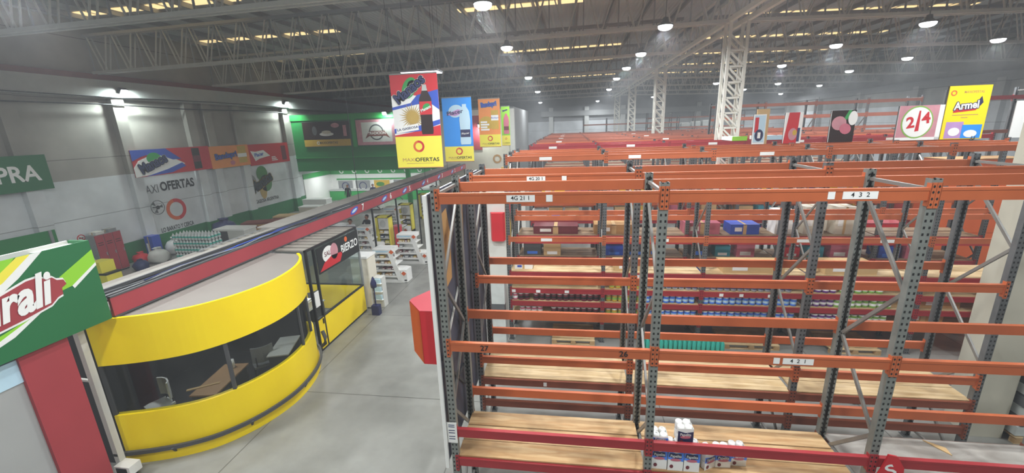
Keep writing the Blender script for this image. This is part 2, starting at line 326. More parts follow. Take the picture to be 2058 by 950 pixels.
mb.bb(XL+.1, -8.5, 30.3, 31.0, 0, .85, 'green').bb(XL+.05, -8.5, 30.25, 31.0, .85, .93, 'grey_light').bb(XL+.6, -8.5, 30.9, 31, 1.78, 1.9, 'green')
struct('wall_shopfront', mb)
struct('trim_24', MB().bb(-11.05, -10.75, 26.15, 26.45, 0, 7.0, 'green'))
struct('trim_25', MB().bb(XL, XL+.06, 26.9, 31.0, 2.35, 2.75, 'green').bb(XL, XL+.05, 26.9, 31.0, 0, 2.3, 'white'))
# roof girder on the column line
def lattice_girder():
    mb = MB(); x = 7.7
    for dx in (-.3, .3):
        mb.bar((x+dx, YN, 9.5), (x+dx, YF, 9.5), .14, .16, 'lattice'); mb.bar((x+dx, YN, 10.6), (x+dx, YF, 10.6), .12, .12, 'truss')
        y = YN
        while y < YF-1: mb.bar((x+dx, y, 9.5), (x+dx, y+.8, 10.6), .05, .05, 'truss').bar((x+dx, y+.8, 10.6), (x+dx, y+1.6, 9.5), .05, .05, 'truss'); y += 1.6
    return mb
o = struct('roof_girder', lattice_girder()); tag(o, 'long pale lattice girder running along the tops of the white lattice columns', 'girder')
# roof trusses across the halls
ORD = ['nearest', 'second', 'third', 'fourth', 'fifth', 'sixth', 'seventh', 'eighth', 'ninth', 'tenth']
def truss(y, a, b, label):
    t = thing('roof_truss', label, 'roof truss', (0, y, 0)); t['kind'] = 'structure'
    T = 1.55; mb = MB(); n = max(2, int(abs(b-a)/1.25)); dx = (b-a)/n
    c1 = MB().bar((a, -.12, zch(a)), (b, -.12, zch(b)), .09, .11, 'truss').bar((a, .12, zch(a)), (b, .12, zch(b)), .09, .11, 'truss')
    obj('bottom_chord', c1, t)
    obj('top_chord', MB().bar((a, -.12, zch(a)+T), (b, -.12, zch(b)+T), .1, .12, 'truss_dark').bar((a, .12, zch(a)+T), (b, .12, zch(b)+T), .1, .12, 'truss_dark'), t)
    for k in range(n):
        x0, xm, x1 = a+k*dx, a+(k+.5)*dx, a+(k+1)*dx
        for q in (-.1, .1):
            mb.bar((x0+.12, q, zch(x0)+T), (xm-.04, q, zch(xm)), .04, .045, 'truss').bar((x1-.12, q, zch(x1)+T), (xm+.04, q, zch(xm)), .04, .045, 'truss')
        mb.bar((x0, 0, zch(x0)+.02), (x0, 0, zch(x0)+T), .045, .045, 'truss_dark')
    obj('web', mb, t)
for k in range(-2, 8):
    y = 12.75+6.6*(k-1)
    if y < 5 or y > 55: continue
    q = k
    truss(y, XL+.3, XC-.35, 'grey lattice roof truss over the hall left of the columns, %s from the camera' % ORD[q])
    truss(y, XC+.35, XR-.3, 'grey lattice roof truss over the hall right of the columns, %s from the camera' % ORD[q])
# lattice columns
def column(y, label):
    t = thing('lattice_column', label, 'column', (XC, y, 0)); t['kind'] = 'structure'
    for dx in (-.3, .3):
        for dy in (-.25, .25):
            obj('flange', MB().bb(dx-.05, dx+.05, dy-.045, dy+.045, 0, 9.45, 'lattice'), t)
    mb = MB(); z = .2
    while z < 9:
        for dy in (-.25, .25):
            mb.bar((-.28, dy, z), (.28, dy, z), .06, .06, 'lattice').bar((-.28, dy, z+.55), (.28, dy, z), .06, .06, 'lattice')
        for dx in (-.3, .3): mb.bar((dx, -.2, z), (dx, .2, z+.55), .04, .04, 'lattice')
        z += .55
    obj('lacing', mb, t)
for k in range(4): column(12.75+13.2*k, ['tallest white lattice column, rising from the red racks', 'white lattice column, second from the camera in the column line', 'white lattice column, third from the camera in the column line', 'thin white lattice column, furthest one in the column line'][k])
# stout concrete pillar beside the near racks
struct('pillar', MB().bb(9.22, 9.78, 2.95, 3.5, 0, 10.9, 'concrete'))
# ================================================================ LAMPS
def lamp(x, y, z, label, power=1., group=None, vis=True):
    t = thing('high_bay_lamp', label, 'lamp', (x, y, z), 0, group)
    obj('housing', MB().lathe((0, 0, 0), [(.23, .02), (.24, .05), (.17, .08), (.1, .14), (.08, .26), (.02, .28)], 'grey', 20), t)
    obj('lens', MB().lathe((0, 0, -.02), [(.001, -.1), (.1, -.09), (.17, -.065), (.215, -.02), (.225, .03)], 'lamp_face', 20), t)
    obj('hanger', MB().tube([(0, 0, .27), (0, 0, zroof(x)-z+.01)], .015, 'grey', 6), t)
    ld = bpy.data.lights.new('lamp_light', 'AREA'); ld.shape = 'DISK'; ld.size = .5; ld.energy = LAMP_W*power; ld.color = LAMP_COL; ld.spread = PI*.98
    lo = bpy.data.objects.new('lamp_light', ld); COL.objects.link(lo); lo.parent = t; lo.location = (0, 0, -.17)
for k, (x, y) in enumerate([(-.5, 6.32), (-.77, 12.2), (-.93, 22.6), (-1.2, 34.), (-2.2, 52.)]):
    lamp(x, y, 8.95, 'round lit high-bay lamp above the hanging banners, %s from the camera' % ORD[k])
for k, (x, y) in enumerate([(4.65, 10.2), (4.76, 15.6), (4.75, 20.4), (4.78, 25.8), (5.1, 35.), (5.3, 54.)]):
    lamp(x, y, 8.95, 'round lit high-bay lamp in the row just left of the columns, %s from the camera' % ORD[k])
for k, (x, y) in enumerate([(13.5, 12.1), (12.83, 15.9), (13.7, 22.5), (13.5, 33.), (11.5, 49.)]):
    lamp(x, y, 8.9, 'round lit high-bay lamp in the row just right of the columns, %s from the camera' % ORD[k])
for k, (x, y) in enumerate([(19., 16.1), (19.1, 21.), (19.7, 26.7), (19.1, 35.), (18.5, 40.6), (24.8, 39.7), (27., 52.)]):
    lamp(x, y, 8.8, 'round lit high-bay lamp over the right hall towards the right wall, %s from the camera' % ORD[k])
for x, y in ((-6.5, 1.), (4.6, 3.2), (4.6, -3.), (-.4, .4), (-3., -4.5), (12.8, 6.), (12.8, -.5), (-12., -3), (-9.5, 3.), (21., 4.)):  # unseen lamps out of view, several added to brighten foreground and booth
    lamp(x, y, 9.0, 'unseen high-bay lamp placed above the near bays to light them', 1., 'unseen lamps placed above the near bays')
def floodlight(x, y, z, label, rz, power):
    t = thing('floodlight', label, 'lamp', (x, y, z), rz)
    obj('housing', MB().box((0, 0, 0), (.34, .16, .26), 'grey_dark', tilt=('X', .6)), t)
    obj('lens', MB().box((0, -.075, -.06), (.3, .03, .22), 'lamp_face', tilt=('X', .6)), t)
    obj('bracket', MB().bar((0, .05, .1), (0, .3, .1), .05, .05, 'grey_dark'), t)
    ld = bpy.data.lights.new('lamp_light', 'AREA'); ld.shape = 'RECTANGLE'; ld.size = .3; ld.size_y = .22; ld.energy = power; ld.color = (.86, 1., .98)
    lo = bpy.data.objects.new('lamp_light', ld); COL.objects.link(lo); lo.parent = t; lo.location = (0, -.12, -.12); lo.rotation_euler = (.75, 0, 0)
floodlight(-19.8, 13.58, 8.3, 'small floodlight on the left wall above the soda banner', PI/2, 480)
floodlight(-19.8, 25.6, 8.35, 'small floodlight on the left wall beside the green mezzanine', PI/2, 480)
floodlight(-12.2, 26.1, 7.35, 'glaring floodlight on the green mezzanine edge beside the tall cola banner', 0, 150)
floodlight(-4.9, 26.1, 6.2, 'glaring floodlight on the wall between the blue and the orange banners', 0, 150)
# ================================================================ RACKS
POSTS, BEAMS = {}, {}
def post_mesh(h, m):
    k = (round(h, 2), m)
    if k not in POSTS:
        W, D, t = .1, .085, .006; mb = MB()
        mb.bb(-W/2, W/2, 0, t, 0, h, m); mb.bb(-W/2, -W/2+t, t, D, 0, h, m); mb.bb(W/2-t, W/2, t, D, 0, h, m)
        mb.bb(-W/2+t, -W/2+.028, D-t, D, 0, h, m); mb.bb(W/2-.028, W/2-t, D-t, D, 0, h, m)
        mb.bb(-.075, .075, -.02, .115, 0, .012, m)
        POSTS[k] = mb.mesh('upright')
    return POSTS[k]
def beam_mesh(L, m, h=.135):
    k = (round(L, 2), m, h)
    if k not in BEAMS:
        mb = MB(); e = .06
        mb.bb(e-.012, L-e+.012, .0, .05, -h/2, h/2, m)
        mb.bb(e-.012, L-e+.012, -.006, .0, h/2-.03, h/2, m)
        for x, s in ((e-.012, -1), (L-e+.012, 1)):
            mb.bb(min(x, x+s*.046), max(x, x+s*.046), -.012, -.002, -.15, .12, m)
            mb.bb(x-.004, x+.004, -.012, .05, -.13, .115, m)
            for z in (-.11, -.05, .02, .08):
                mb.shape(FY((x+s*.024, -.012, z)), [(.011*math.cos(q), .015*math.sin(q)) for q in (k2*PI/3 for k2 in range(6))], 0, .002, 'black')
        BEAMS[k] = mb.mesh('beam')
    return BEAMS[k]
def brace_mesh(D, H, z0=.25, step=.95):
    k = ('br', round(D, 2), round(H, 2))
    if k not in BEAMS:
        mb = MB(); z = z0; side = 0
        mb.bar((0, .09, z0-.02), (0, D-.09, z0-.02), .035, .04, 'brace')
        while z+step < H-.1:
            a, b = (.09, D-.09) if side == 0 else (D-.09, .09)
            mb.bar((.0, a, z), (.0, b, z+step), .03, .045, 'brace'); z += step; side ^= 1
        mb.bar((0, .09, H-.12), (0, D-.09, H-.12), .035, .04, 'brace')
        BEAMS[k] = mb.mesh('bracing')
    return BEAMS[k]
def deck_mesh(L, D, m, n=3, gap=.012):
    k = ('dk', round(L, 2), round(D, 2), m, n)
    if k not in BEAMS:
        mb = MB(); d = (D-.06)/n
        for i in range(n): mb.bb(.03, L-.03, .03+i*d, .03+(i+1)*d-gap*(1+(i % 2)), 0, .022, m)
        BEAMS[k] = mb.mesh('shelf_board')
    return BEAMS[k]
def rack(label, X0, Y, nb, W, D, H, front, back, decks=(), post='post', labels=(), name='pallet_rack', Wl=None):
    """front/back: [(z, material)] beams of every bay; decks: [(bays, z, material, n)]; labels: [(bay, z, x, text)]"""
    t = thing(name, label, 'pallet rack', (X0, Y, 0))
    xs = [W*i for i in range(nb+1)]
    for x in xs:
        for yy, fl in ((0, 0), (D, PI)):
            u = obj('upright', None, t, (x, yy, 0), post_mesh(H, post)); u.rotation_euler = (0, 0, fl)
        obj('bracing', None, t, (x, 0, 0), brace_mesh(D, H))
    for lev, yy, fl in ((front, 0, 0), (back, D, 1)):
        for z, m in lev:
            for i in range(nb):
                bm = obj('beam', None, t, (xs[i] if not fl else xs[i+1], yy, z), beam_mesh(W, m))
                if fl: bm.rotation_euler = (0, 0, PI)
                if not fl:
                    for (bay, lz, lx, lw, s) in labels:
                        if bay == i and abs(lz-z) < .02:
                            f = FY((lx, -.001, 0)); mb = MB().rect(f, -lw/2, lw/2, -.045, .045, 0, .004, 'white')
                            if s: mb.text(f, s, 0, 0, .07, .006, 'black', .01)
                            obj('location_label', mb, bm)
    for bays, z, m, n in decks:
        for i in bays: obj('shelf_board', None, t, (xs[i], 0, z), deck_mesh(W, D, m, n))
    return t
O, R_, Bn = 'orange', 'red_beam', 'brown_beam'
r1 = rack('empty orange pallet rack nearest the camera, red lower beams and plywood decks', 0, 0, 3, 2.7, 1.044, 5.36,
     [(5.2, O), (3.19, O), (1.82, R_), (1.32, R_)], [(5.2, O), (3.19, O), (1.80, O), (1.30, Bn)],
     [((0, 1), 1.39, 'ply', 3), ((2,), 1.39, 'board_grey', 2)], 'post',
     [(0, 5.2, 1.06, .34, '4G 21 1'), (0, 5.2, 1.4, .075, ''), (1, 5.2, 2.0, .34, '4  3  2'), (1, 5.2, 1.72, .07, ''), (1, 3.19, 1.42, .07, ''), (1, 3.19, 1.66, .34, '4  2  1')])
for x, s in ((.52, '27'), (2.32, '26')):        # painted bay numbers on the second beam
    for b in r1.children:
        if b.name.startswith('beam') and b.location.z == Vector((0, 0, 3.19)).z and b.location.y < .1 and b.location.x < .1:
            obj('bay_number', MB().text(FY((x, -.0075, 0)), s, 0, 0, .11, .001, 'black', .015), b); break
rack('orange pallet rack back to back with the nearest one, plywood deck low down', 0, 1.84, 3, 2.7, 1.08, 5.36,
     [(5.2, O), (3.45, O), (1.87, O), (1.42, Bn), (.95, Bn)], [(5.2, O), (3.45, O), (1.92, O), (1.36, Bn)],
     [((0, 1, 2), 1.49, 'ply_pale', 3)], 'post_dark', [(0, 5.2, 1.1, .3, '4G 20 1'), (0, 5.2, 1.55, .075, ''), (0, 1.42, 1.2, .06, '')])
RW = 2.58
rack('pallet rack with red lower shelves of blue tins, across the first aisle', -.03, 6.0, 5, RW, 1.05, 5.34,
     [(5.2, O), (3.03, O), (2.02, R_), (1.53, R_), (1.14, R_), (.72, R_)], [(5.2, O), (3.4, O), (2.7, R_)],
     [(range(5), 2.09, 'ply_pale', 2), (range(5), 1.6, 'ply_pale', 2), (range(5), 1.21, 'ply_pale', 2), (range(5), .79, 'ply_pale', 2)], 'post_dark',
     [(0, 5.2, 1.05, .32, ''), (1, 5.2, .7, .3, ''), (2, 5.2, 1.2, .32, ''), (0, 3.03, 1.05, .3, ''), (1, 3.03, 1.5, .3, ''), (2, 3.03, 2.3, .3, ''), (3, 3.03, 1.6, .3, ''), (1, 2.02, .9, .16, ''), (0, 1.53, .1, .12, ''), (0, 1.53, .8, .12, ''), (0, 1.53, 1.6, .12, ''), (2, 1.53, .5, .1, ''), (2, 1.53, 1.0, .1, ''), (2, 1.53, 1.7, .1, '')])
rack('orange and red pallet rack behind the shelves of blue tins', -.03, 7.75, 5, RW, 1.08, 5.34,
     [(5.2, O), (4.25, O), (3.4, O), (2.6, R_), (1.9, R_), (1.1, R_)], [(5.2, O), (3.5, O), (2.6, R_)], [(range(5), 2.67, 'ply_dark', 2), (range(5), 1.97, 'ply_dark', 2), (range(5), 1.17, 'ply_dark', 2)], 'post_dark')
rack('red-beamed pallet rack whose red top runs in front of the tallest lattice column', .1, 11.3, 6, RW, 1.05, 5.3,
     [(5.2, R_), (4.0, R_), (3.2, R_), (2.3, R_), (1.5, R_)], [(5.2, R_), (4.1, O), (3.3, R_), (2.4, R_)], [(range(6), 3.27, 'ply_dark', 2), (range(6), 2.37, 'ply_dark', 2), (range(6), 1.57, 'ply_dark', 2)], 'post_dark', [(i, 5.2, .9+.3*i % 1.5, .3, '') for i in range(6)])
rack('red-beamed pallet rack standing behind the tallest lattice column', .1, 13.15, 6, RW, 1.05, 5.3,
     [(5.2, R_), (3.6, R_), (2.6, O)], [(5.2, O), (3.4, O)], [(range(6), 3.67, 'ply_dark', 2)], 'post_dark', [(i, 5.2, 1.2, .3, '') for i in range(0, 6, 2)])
for n, (Y, X0, nb, lab) in enumerate([(16.6, 0., 7, 'third from the red-beamed racks'), (21.9, 0., 7, 'second row of orange tops beyond the red-beamed racks'), (27.2, 0., 7, 'row beyond the second lattice column'), (32.5, 0, 7, 'last row before the open floor')]):
    for j in (0, 1):
        rack('orange-topped pallet rack, %s %s' % (['front one of', 'back one of'][j], ['the first pair beyond the red-beamed racks', 'the second pair beyond the red-beamed racks', 'the pair just past the second lattice column', 'the last pair before the far floor'][n]),
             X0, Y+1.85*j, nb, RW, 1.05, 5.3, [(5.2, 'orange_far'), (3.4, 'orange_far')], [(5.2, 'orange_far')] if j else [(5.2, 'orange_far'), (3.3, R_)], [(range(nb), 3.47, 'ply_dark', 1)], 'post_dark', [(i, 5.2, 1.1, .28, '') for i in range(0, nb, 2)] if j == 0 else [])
# taller racks beyond the rack-top banners
rack('tall orange rack behind the row of rack-top posters', 9.6, 20.4 - .3, 4, 2.5, 1.05, 6.9, [(6.7, 'brown_beam'), (6.05, 'orange_far'), (5.4, 'orange_far')], [(6.7, 'brown_beam'), (6.0, 'orange_far')], (), 'post_dark', name='tall_pallet_rack')
rack('tall dark-posted rack by the right wall beyond the yellow poster', 17.2, 14.6, 3, 2.5, 1.05, 6.9, [(6.5, R_), (5.2, Bn)], [(6.5, R_)], (), 'post_dark', name='tall_pallet_rack')
rack('tall rack with a single red beam line far behind the thin columns', 3.2, 44.5, 4, 2.6, 1.05, 6.6, [(5.9, 'orange_far'), (4.6, 'orange_far')], [(5.9, 'orange_far')], (), 'post_dark', name='tall_pallet_rack')
rack('dark tall rack near the far wall behind the white bales', 10.5, 46, 4, 2.6, 1.05, 7.0, [(6.4, Bn), (5.3, 'orange_far')], [(6.4, Bn)], [(range(4), 5.38, 'board_grey', 1)], 'post_dark', name='tall_pallet_rack')
# end panels on the aisle side of the racks
t = thing('end_panel', 'dark tarpaulin end panel with brown paper patches on the nearest racks', 'end panel', (-.1, 0, 1.35))
obj('sheet', MB().bb(-.012, .012, -.02, 2.95, 0, 3.9, 'tarp').bb(-.03, -.012, -.02, 2.95, 0, 3.9, 'white_dirty'), t)
obj('edge_strip', MB().bb(-.035, .014, -.06, -.02, -.1, 3.9, 'white'), t)
f = Fr((.014, 0, 0), (0, 1, 0), (0, 0, 1))
obj('paper_patch', MB().shape(f, [(.22, 2.45), (.75, 2.55), (.82, 3.2), (.7, 3.6), (.42, 3.55), (.2, 3.2)], 0, .004, 'card'), t)
obj('paper_patch', MB().shape(f, [(1.15, 2.6), (1.5, 2.5), (1.6, 3.7), (1.2, 3.75)], 0, .004, 'card').shape(f, [(1.95, 2.8), (2.3, 2.7), (2.4, 3.7), (2.0, 3.7)], 0, .004, 'card'), t)
for a_, b_, m_ in (((.03, .05, 1.6), (.03, 1.0, 2.3), 'white_dirty'), ((.03, 1.0, .6), (.03, .1, 1.5), 'grey_dark'), ((.03, 1.9, 2.2), (.03, 2.8, 2.8), 'white_dirty'), ((.03, .1, .95), (.03, 1., .95), 'grey_dark')): obj('frame_bar', MB().bar(a_, b_, .02, .04, m_), t)
t = thing('price_card', 'small white card taped to the nearest rack post low down', 'card', (-.01, -.02, 1.67))
t2 = MB().bb(-.07, .07, -.006, 0, 0, .34, 'white'); f = FY((0, -.006, 0))
for z in (.06, .1, .16, .2, .26, .29): t2.rect(f, -.05, .04, z, z+.014, 0, .001, 'blue_dark')
obj('card', t2, t)
t = thing('aisle_sign', 'red box-shaped aisle sign sticking out from the nearest rack end', 'sign', (0, 0, 2.9))
pl = [(-.13, .02), (-.34, .02), (-.60, .34), (-.6, .42), (-.13, 1.3)]
obj('sign_box', MB().prism([p for p in pl[::-1]], 0, .79, 'red', 'red'), t)
obj('side_face', MB().add([(-.342, .016, .005), (-.604, .338, .005), (-.604, .338, .785), (-.342, .016, .785)], [(0, 3, 2, 1), (0, 1, 2, 3)], 'orange_red'), t)
obj('top_face', MB().prism([(x, y) for x, y in pl[::-1]], .79, .795, 'red_fascia'), t)
t = thing('end_panel', 'white end panel with a red sign on the rack with blue tins', 'end panel', (-.62, 5.9, .1))
obj('sheet', MB().bb(0, .54, 0, .03, 0, 4.3, 'white_dirty'), t)
obj('red_sign', MB().prism([(.14, 0), (.54, 0), (.5, -.16), (.2, -.16)], 2.95, 3.72, 'red'), t)
t = tag(obj('end_panel', MB().bb(-.5, -.1, 11.2, 11.23, 0, 4.2, 'white_dirty')), 'white end panel on the red-beamed rack further along the aisle', 'end panel')
t = tag(obj('column_stack', MB().bb(-.6, -.1, 5.45, 5.75, 0, 1.0, 'wrap').bb(-.58, -.12, 5.46, 5.74, 1.0, 1.35, 'wrap_dark').bb(-.6, -.1, 5.45, 5.75, 1.35, 1.95, 'wrap')), 'shrink-wrapped stack of goods below the white panel with the red sign', 'stack')
# red arrow sign by the third front post
t = thing('price_sign', 'small red sign with white lettering hanging off the third front post', 'sign', (5.5, -.06, 1.73))
f = FY((0, 0, 0)); obj('sign_plate', MB().shape(f, [(-.1, -.1), (.22, -.1), (.2, .1), (.1, .26), (0, .28), (-.04, .1)], 0, .02, 'red').text(f, 'S', .06, .05, .24, .022, 'white', .02, .5), t)
# ---------------------------------------------------------------- goods on the near racks
def paper_pack(x, y, z, rz, label, n=3, dark=False):
    t = thing('toilet_paper_pack', label, 'toilet paper', (x, y, z), rz)
    mb = MB()
    for dz in (.13*i for i in range(n)):
        for dx in (-.05, .05):
            for dy in (-.05, .05):
                mb.lathe((dx, dy, dz), [(.016, 0), (.042, 0), (.049, .012), (.049, .115), (.042, .128), (.018, .13), (.016, .12)], 'white', 14)
    obj('rolls', mb, t)
    f = FY((0, -.102, 0)); f2 = Fr((.102, 0, 0), (0, 1, 0), (0, 0, 1)); mb = MB()
    for q, wd in ((f, .1), (f2, .1)):
        h = .13*n-.012; g = lambda v: v*h/.245
        mb.rect(q, -wd, wd, .0, h, -.002, .0, 'white')
        mb.shape(q, [(-wd, g(.12)), (wd, g(.1)), (wd, g(.2)), (0, g(.18)), (-wd, g(.21))], 0, .002, 'navy' if dark else 'blue_tin').shape(q, [(-wd*.9, g(.145)), (0, g(.125)), (wd*.8, g(.135)), (wd*.7, g(.18)), (-wd*.8, g(.185))], .002, .003, 'navy').disc(q, 0, g(.115), wd*.7, .022, .003, .004, 'pink', 16).disc(q, -wd*.5, g(.045), .024, .03, .003, .004, 'maroon', 12)
        if dark: mb.rect(q, -wd, wd, 0, h*.55, 0, .003, 'navy')
        mb.text(q, 'Papelita', 0, g(.155), .062, .005, 'white', .012, 0, .75)
    obj('printed_wrap', mb, t)
zt = 1.414
for k, (x, y, rz) in enumerate([(2.86, .16, 0), (3.07, .15, 0), (3.28, .15, 0), (3.5, .22, .5), (3.72, .27, .05), (3.94, .32, 0)]):
    paper_pack(x, y, zt, rz, ['white and blue toilet paper pack against the second front post', 'toilet paper pack, second from the post on the near deck', 'toilet paper pack at the front edge, third from the post', 'toilet paper pack turned askew, fourth from the post', 'toilet paper pack set back, second last of the row on the deck', 'toilet paper pack set back, last of the row on the deck'][k], 3 if k < 3 else 2)
paper_pack(3.18, .2, zt+.392, .05, 'dark-wrapped toilet paper pack stacked on top of the others', 2, True)
paper_pack(2.86, .18, zt+.392, 0, 'flat toilet paper pack stacked on the one against the post', 1)
# tins and jars on the red shelves
def tin_mesh(body, band, r=.08, h=.205):
    return MB().lathe((0, 0, 0), [(r*.97, 0), (r, .008), (r, h-.03)], body, 12).lathe((0, 0, h-.03), [(r*1.02, 0), (r*1.02, .025), (r*.9, .03)], 'white' if body != 'silver' else 'grey', 12).lathe((0, 0, h*.25), [(r*1.005, 0), (r*1.005, h*.3)], band, 12).mesh('tin')
TIN = {k: tin_mesh(*v) for k, v in {'blue': ('blue_tin', 'cyan_pale'), 'yellow': ('gold', 'tin_green'), 'green': ('tin_green', 'white'), 'purple': ('purple', 'white'), 'dark': ('maroon', 'black'), 'silver': ('silver', 'blue_dark'), 'pink': ('pink', 'white')}.items()}
SH = {.79: 'bottom', 1.21: 'middle', 1.6: 'upper'}
for zs, runs in {1.242: [('dark', .1, .55, 'pink'), ('dark', .7, 2.45, 0), ('yellow', 2.72, 3.7, 0), ('blue', 3.75, 5.02, 0), ('blue', 5.28, 7.55, 0), ('purple', 7.85, 8.4, 0), ('green', 8.5, 9.8, 0)],
                .822: [('pink', .3, .9, 0), ('dark', 1.2, 2.45, 0), ('yellow', 2.72, 3.6, 0), ('blue', 3.65, 5.02, 0), ('blue', 5.28, 7.55, 0), ('purple', 7.85, 8.6, 0), ('green', 8.8, 9.8, 0)],
                1.632: [('yellow', 2.8, 3.6, 0), ('silver', 3.8, 5.0, 0), ('silver', 5.28, 7.3, 0), ('purple', 7.85, 8.5, 0), ('green', 8.6, 9.6, 0)]}.items():
    for kind, a, b, alt in runs:
        x = a; sh = {1.242: 'middle', .822: 'bottom', 1.632: 'upper'}[zs]
        while x < b:
            k2 = 'pink' if (alt and random.random() < .4) else kind
            nm = {'blue': 'blue and white tin', 'yellow': 'yellow and green tin', 'green': 'light green tin', 'purple': 'purple tin', 'dark': 'dark maroon jar', 'silver': 'silvery tin', 'pink': 'pink and white jar'}[k2]
            o = obj('tin', None, None, (x, 6.1+random.uniform(0, .05), zs), TIN[k2])
            tag(o, '%s in the row on the %s red shelf across the aisle' % (nm, sh), 'tin', '%ss on the %s red shelf' % (nm, sh))
            x += .168
# teal bottle packs and pallets on the floor of that rack
BOT = MB().lathe((0, 0, 0), [(.05, 0), (.055, .02), (.055, .2), (.03, .27), (.018, .3), (.018, .33), (.02, .33), (.02, .36), (.001, .362)], 'teal', 10).mesh('bottle')
def pallet(x, y, label, L=1.2, D=1.0, rz=0, z=0):
    t = thing('wooden_pallet', label, 'pallet', (x, y, z), rz)
    mb = MB()
    for i in range(7): mb.bb(-L/2, L/2, -D/2+i*(D-.1)/6, -D/2+i*(D-.1)/6+.1, .122, .144, 'ply_pale')
    obj('top_boards', mb, t)
    mb = MB()
    for i in (-1, 0, 1):
        for j in (-1, 0, 1): mb.bb(i*(L/2-.07)-.07, i*(L/2-.07)+.07, j*(D/2-.05)-.05, j*(D/2-.05)+.05, .022, .1, 'ply')
        mb.bb(i*(L/2-.07)-.05, i*(L/2-.07)+.05, -D/2, D/2, .1, .122, 'ply')
    obj('blocks', mb, t)
    mb = MB()
    for j in (-1, 0, 1): mb.bb(-L/2, L/2, j*(D/2-.05)-.05, j*(D/2-.05)+.05, 0, .022, 'ply_pale')
    obj('runners', mb, t)
    return t
pallet(1.75, 6.3, 'wooden pallet on the floor under the shelves of dark jars')
pallet(4.6, 5.6, 'wooden pallet under the line of teal bottles', 2.2, .5)
pallet(6.5, 6.4, 'broken wooden pallet on the floor beneath the blue tins', 1.4)
pallet(9.0, 6.35, 'wooden pallet on the floor beneath the green tins')
for j in range(2):
    for i in range(18):
        o = obj('bottle', None, None, (3.6+i*.118, 5.5+j*.13, .144), BOT); tag(o, 'teal bottle in the line standing on the pallet under the blue tins', 'bottle', 'teal bottles on the floor pallet')
# cartons on the higher shelves of the racks behind
CARD = {}
def carton(x, y, z, w, d, h, m, label, cat='carton', tape='tan'):
    t = thing('carton', label, cat, (x, y, z)) if tape else None
    mb = MB().bb(-w/2, w/2, -d/2, d/2, 0, h, m)
    f = FY((0, -d/2, 0)); mb.rect(f, -w*.06, w*.06, 0, h, 0, .003, tape).rect(f, -w*.35, -w*.1, h*.3, h*.7, 0, .003, 'white' if m != 'white' else 'blue')
    obj('box', mb, t); obj('lid_flaps', MB().bb(-w/2-.003, w/2+.003, -d/2-.003, d/2+.003, h-.02, h+.003, m).bb(-w*.04, w*.04, -d/2, d/2, h+.003, h+.005, tape), t)
for x, y, z, w, d, h, m, lb in [(.85, 8.2, 2.692, .5, .4, .2, 'teal_box', 'flat teal carton on the board above the dark jars, nearer the aisle'), (1.4, 8.2, 2.692, .5, .4, .2, 'teal_box', 'flat teal carton on the board above the dark jars, further along'), (.35, 6.4, 2.112, .5, .4, .16, 'white', 'white flat carton at the aisle end of the top red shelf'),
        (3.3, 6.4, 2.112, .9, .5, .22, 'tan', 'long tan carton on the shelf above the yellow tins'), (6.4, 6.4, 2.112, 1.5, .6, .24, 'tan', 'wide tan carton on the shelf above the blue tins'), (8.7, 6.4, 2.112, 1.2, .6, .26, 'tan', 'tan carton on the shelf above the green tins'), (8.1, 6.4, 1.622, .4, .4, .3, 'white', 'white carton beside the green tins'),
        (9.9, 6.4, 1.232, .9, .5, .28, 'tan', 'tan carton on the middle red shelf past the green tins'), (10.9, 6.4, 1.232, .9, .5, .26, 'card', 'brown carton on the middle red shelf past the green tins'), (10.6, 6.4, .812, .9, .5, .26, 'card', 'brown carton on the bottom red shelf past the green tins'),
        (7.9, 8.2, 2.692, .5, .5, .7, 'white', 'white upright carton behind the third post of the tin rack'), (8.7, 8.2, 2.692, .55, .5, .8, 'cream', 'cream upright carton behind the green tins'), (9.5, 8.2, 2.692, .5, .5, .8, 'cream', 'second cream carton behind the green tins'),
        (1.0, 11.7, 3.292, .9, .6, .4, 'yellow', 'yellow carton on the red-beamed rack near the aisle'), (2.0, 11.7, 3.292, .7, .6, .3, 'pink', 'pink carton on the red-beamed rack near the aisle'), (4.2, 11.7, 3.292, 1.2, .6, .3, 'yellow', 'long yellow carton on the red-beamed rack'), (7.3, 11.7, 3.292, 1.4, .6, .5, 'red', 'red carton on the red-beamed rack, below the lattice column'), (9.3, 11.7, 3.292, .8, .6, .5, 'yellow', 'yellow carton on the red-beamed rack past the lattice column'), (10.2, 11.7, 3.292, .6, .6, .6, 'blue', 'blue carton on the red-beamed rack past the lattice column'), (11.6, 11.7, 3.292, 1.2, .6, .6, 'yellow', 'large yellow carton on the red-beamed rack towards the right'),
        (3., 8.2, 2.692, 1.2, .6, .3, 'card', 'brown flat carton behind the yellow tins'), (1.2, 8.2, 2.692, 1.4, .6, .25, 'maroon', 'dark maroon crate behind the dark jars'), (5.6, 8.2, 2.692, 1.0, .6, .35, 'pink', 'pink carton behind the blue tins'), (6.8, 8.2, 2.692, .8, .6, .3, 'blue', 'blue carton behind the blue tins')]:
    carton(x, y, z, w, d, h, m, lb)
PAL = ['card', 'tan', 'red', 'blue', 'gold', 'white_dirty', 'maroon', 'pink', 'teal_box', 'grey_dark', 'cream', 'navy']
CM = {}
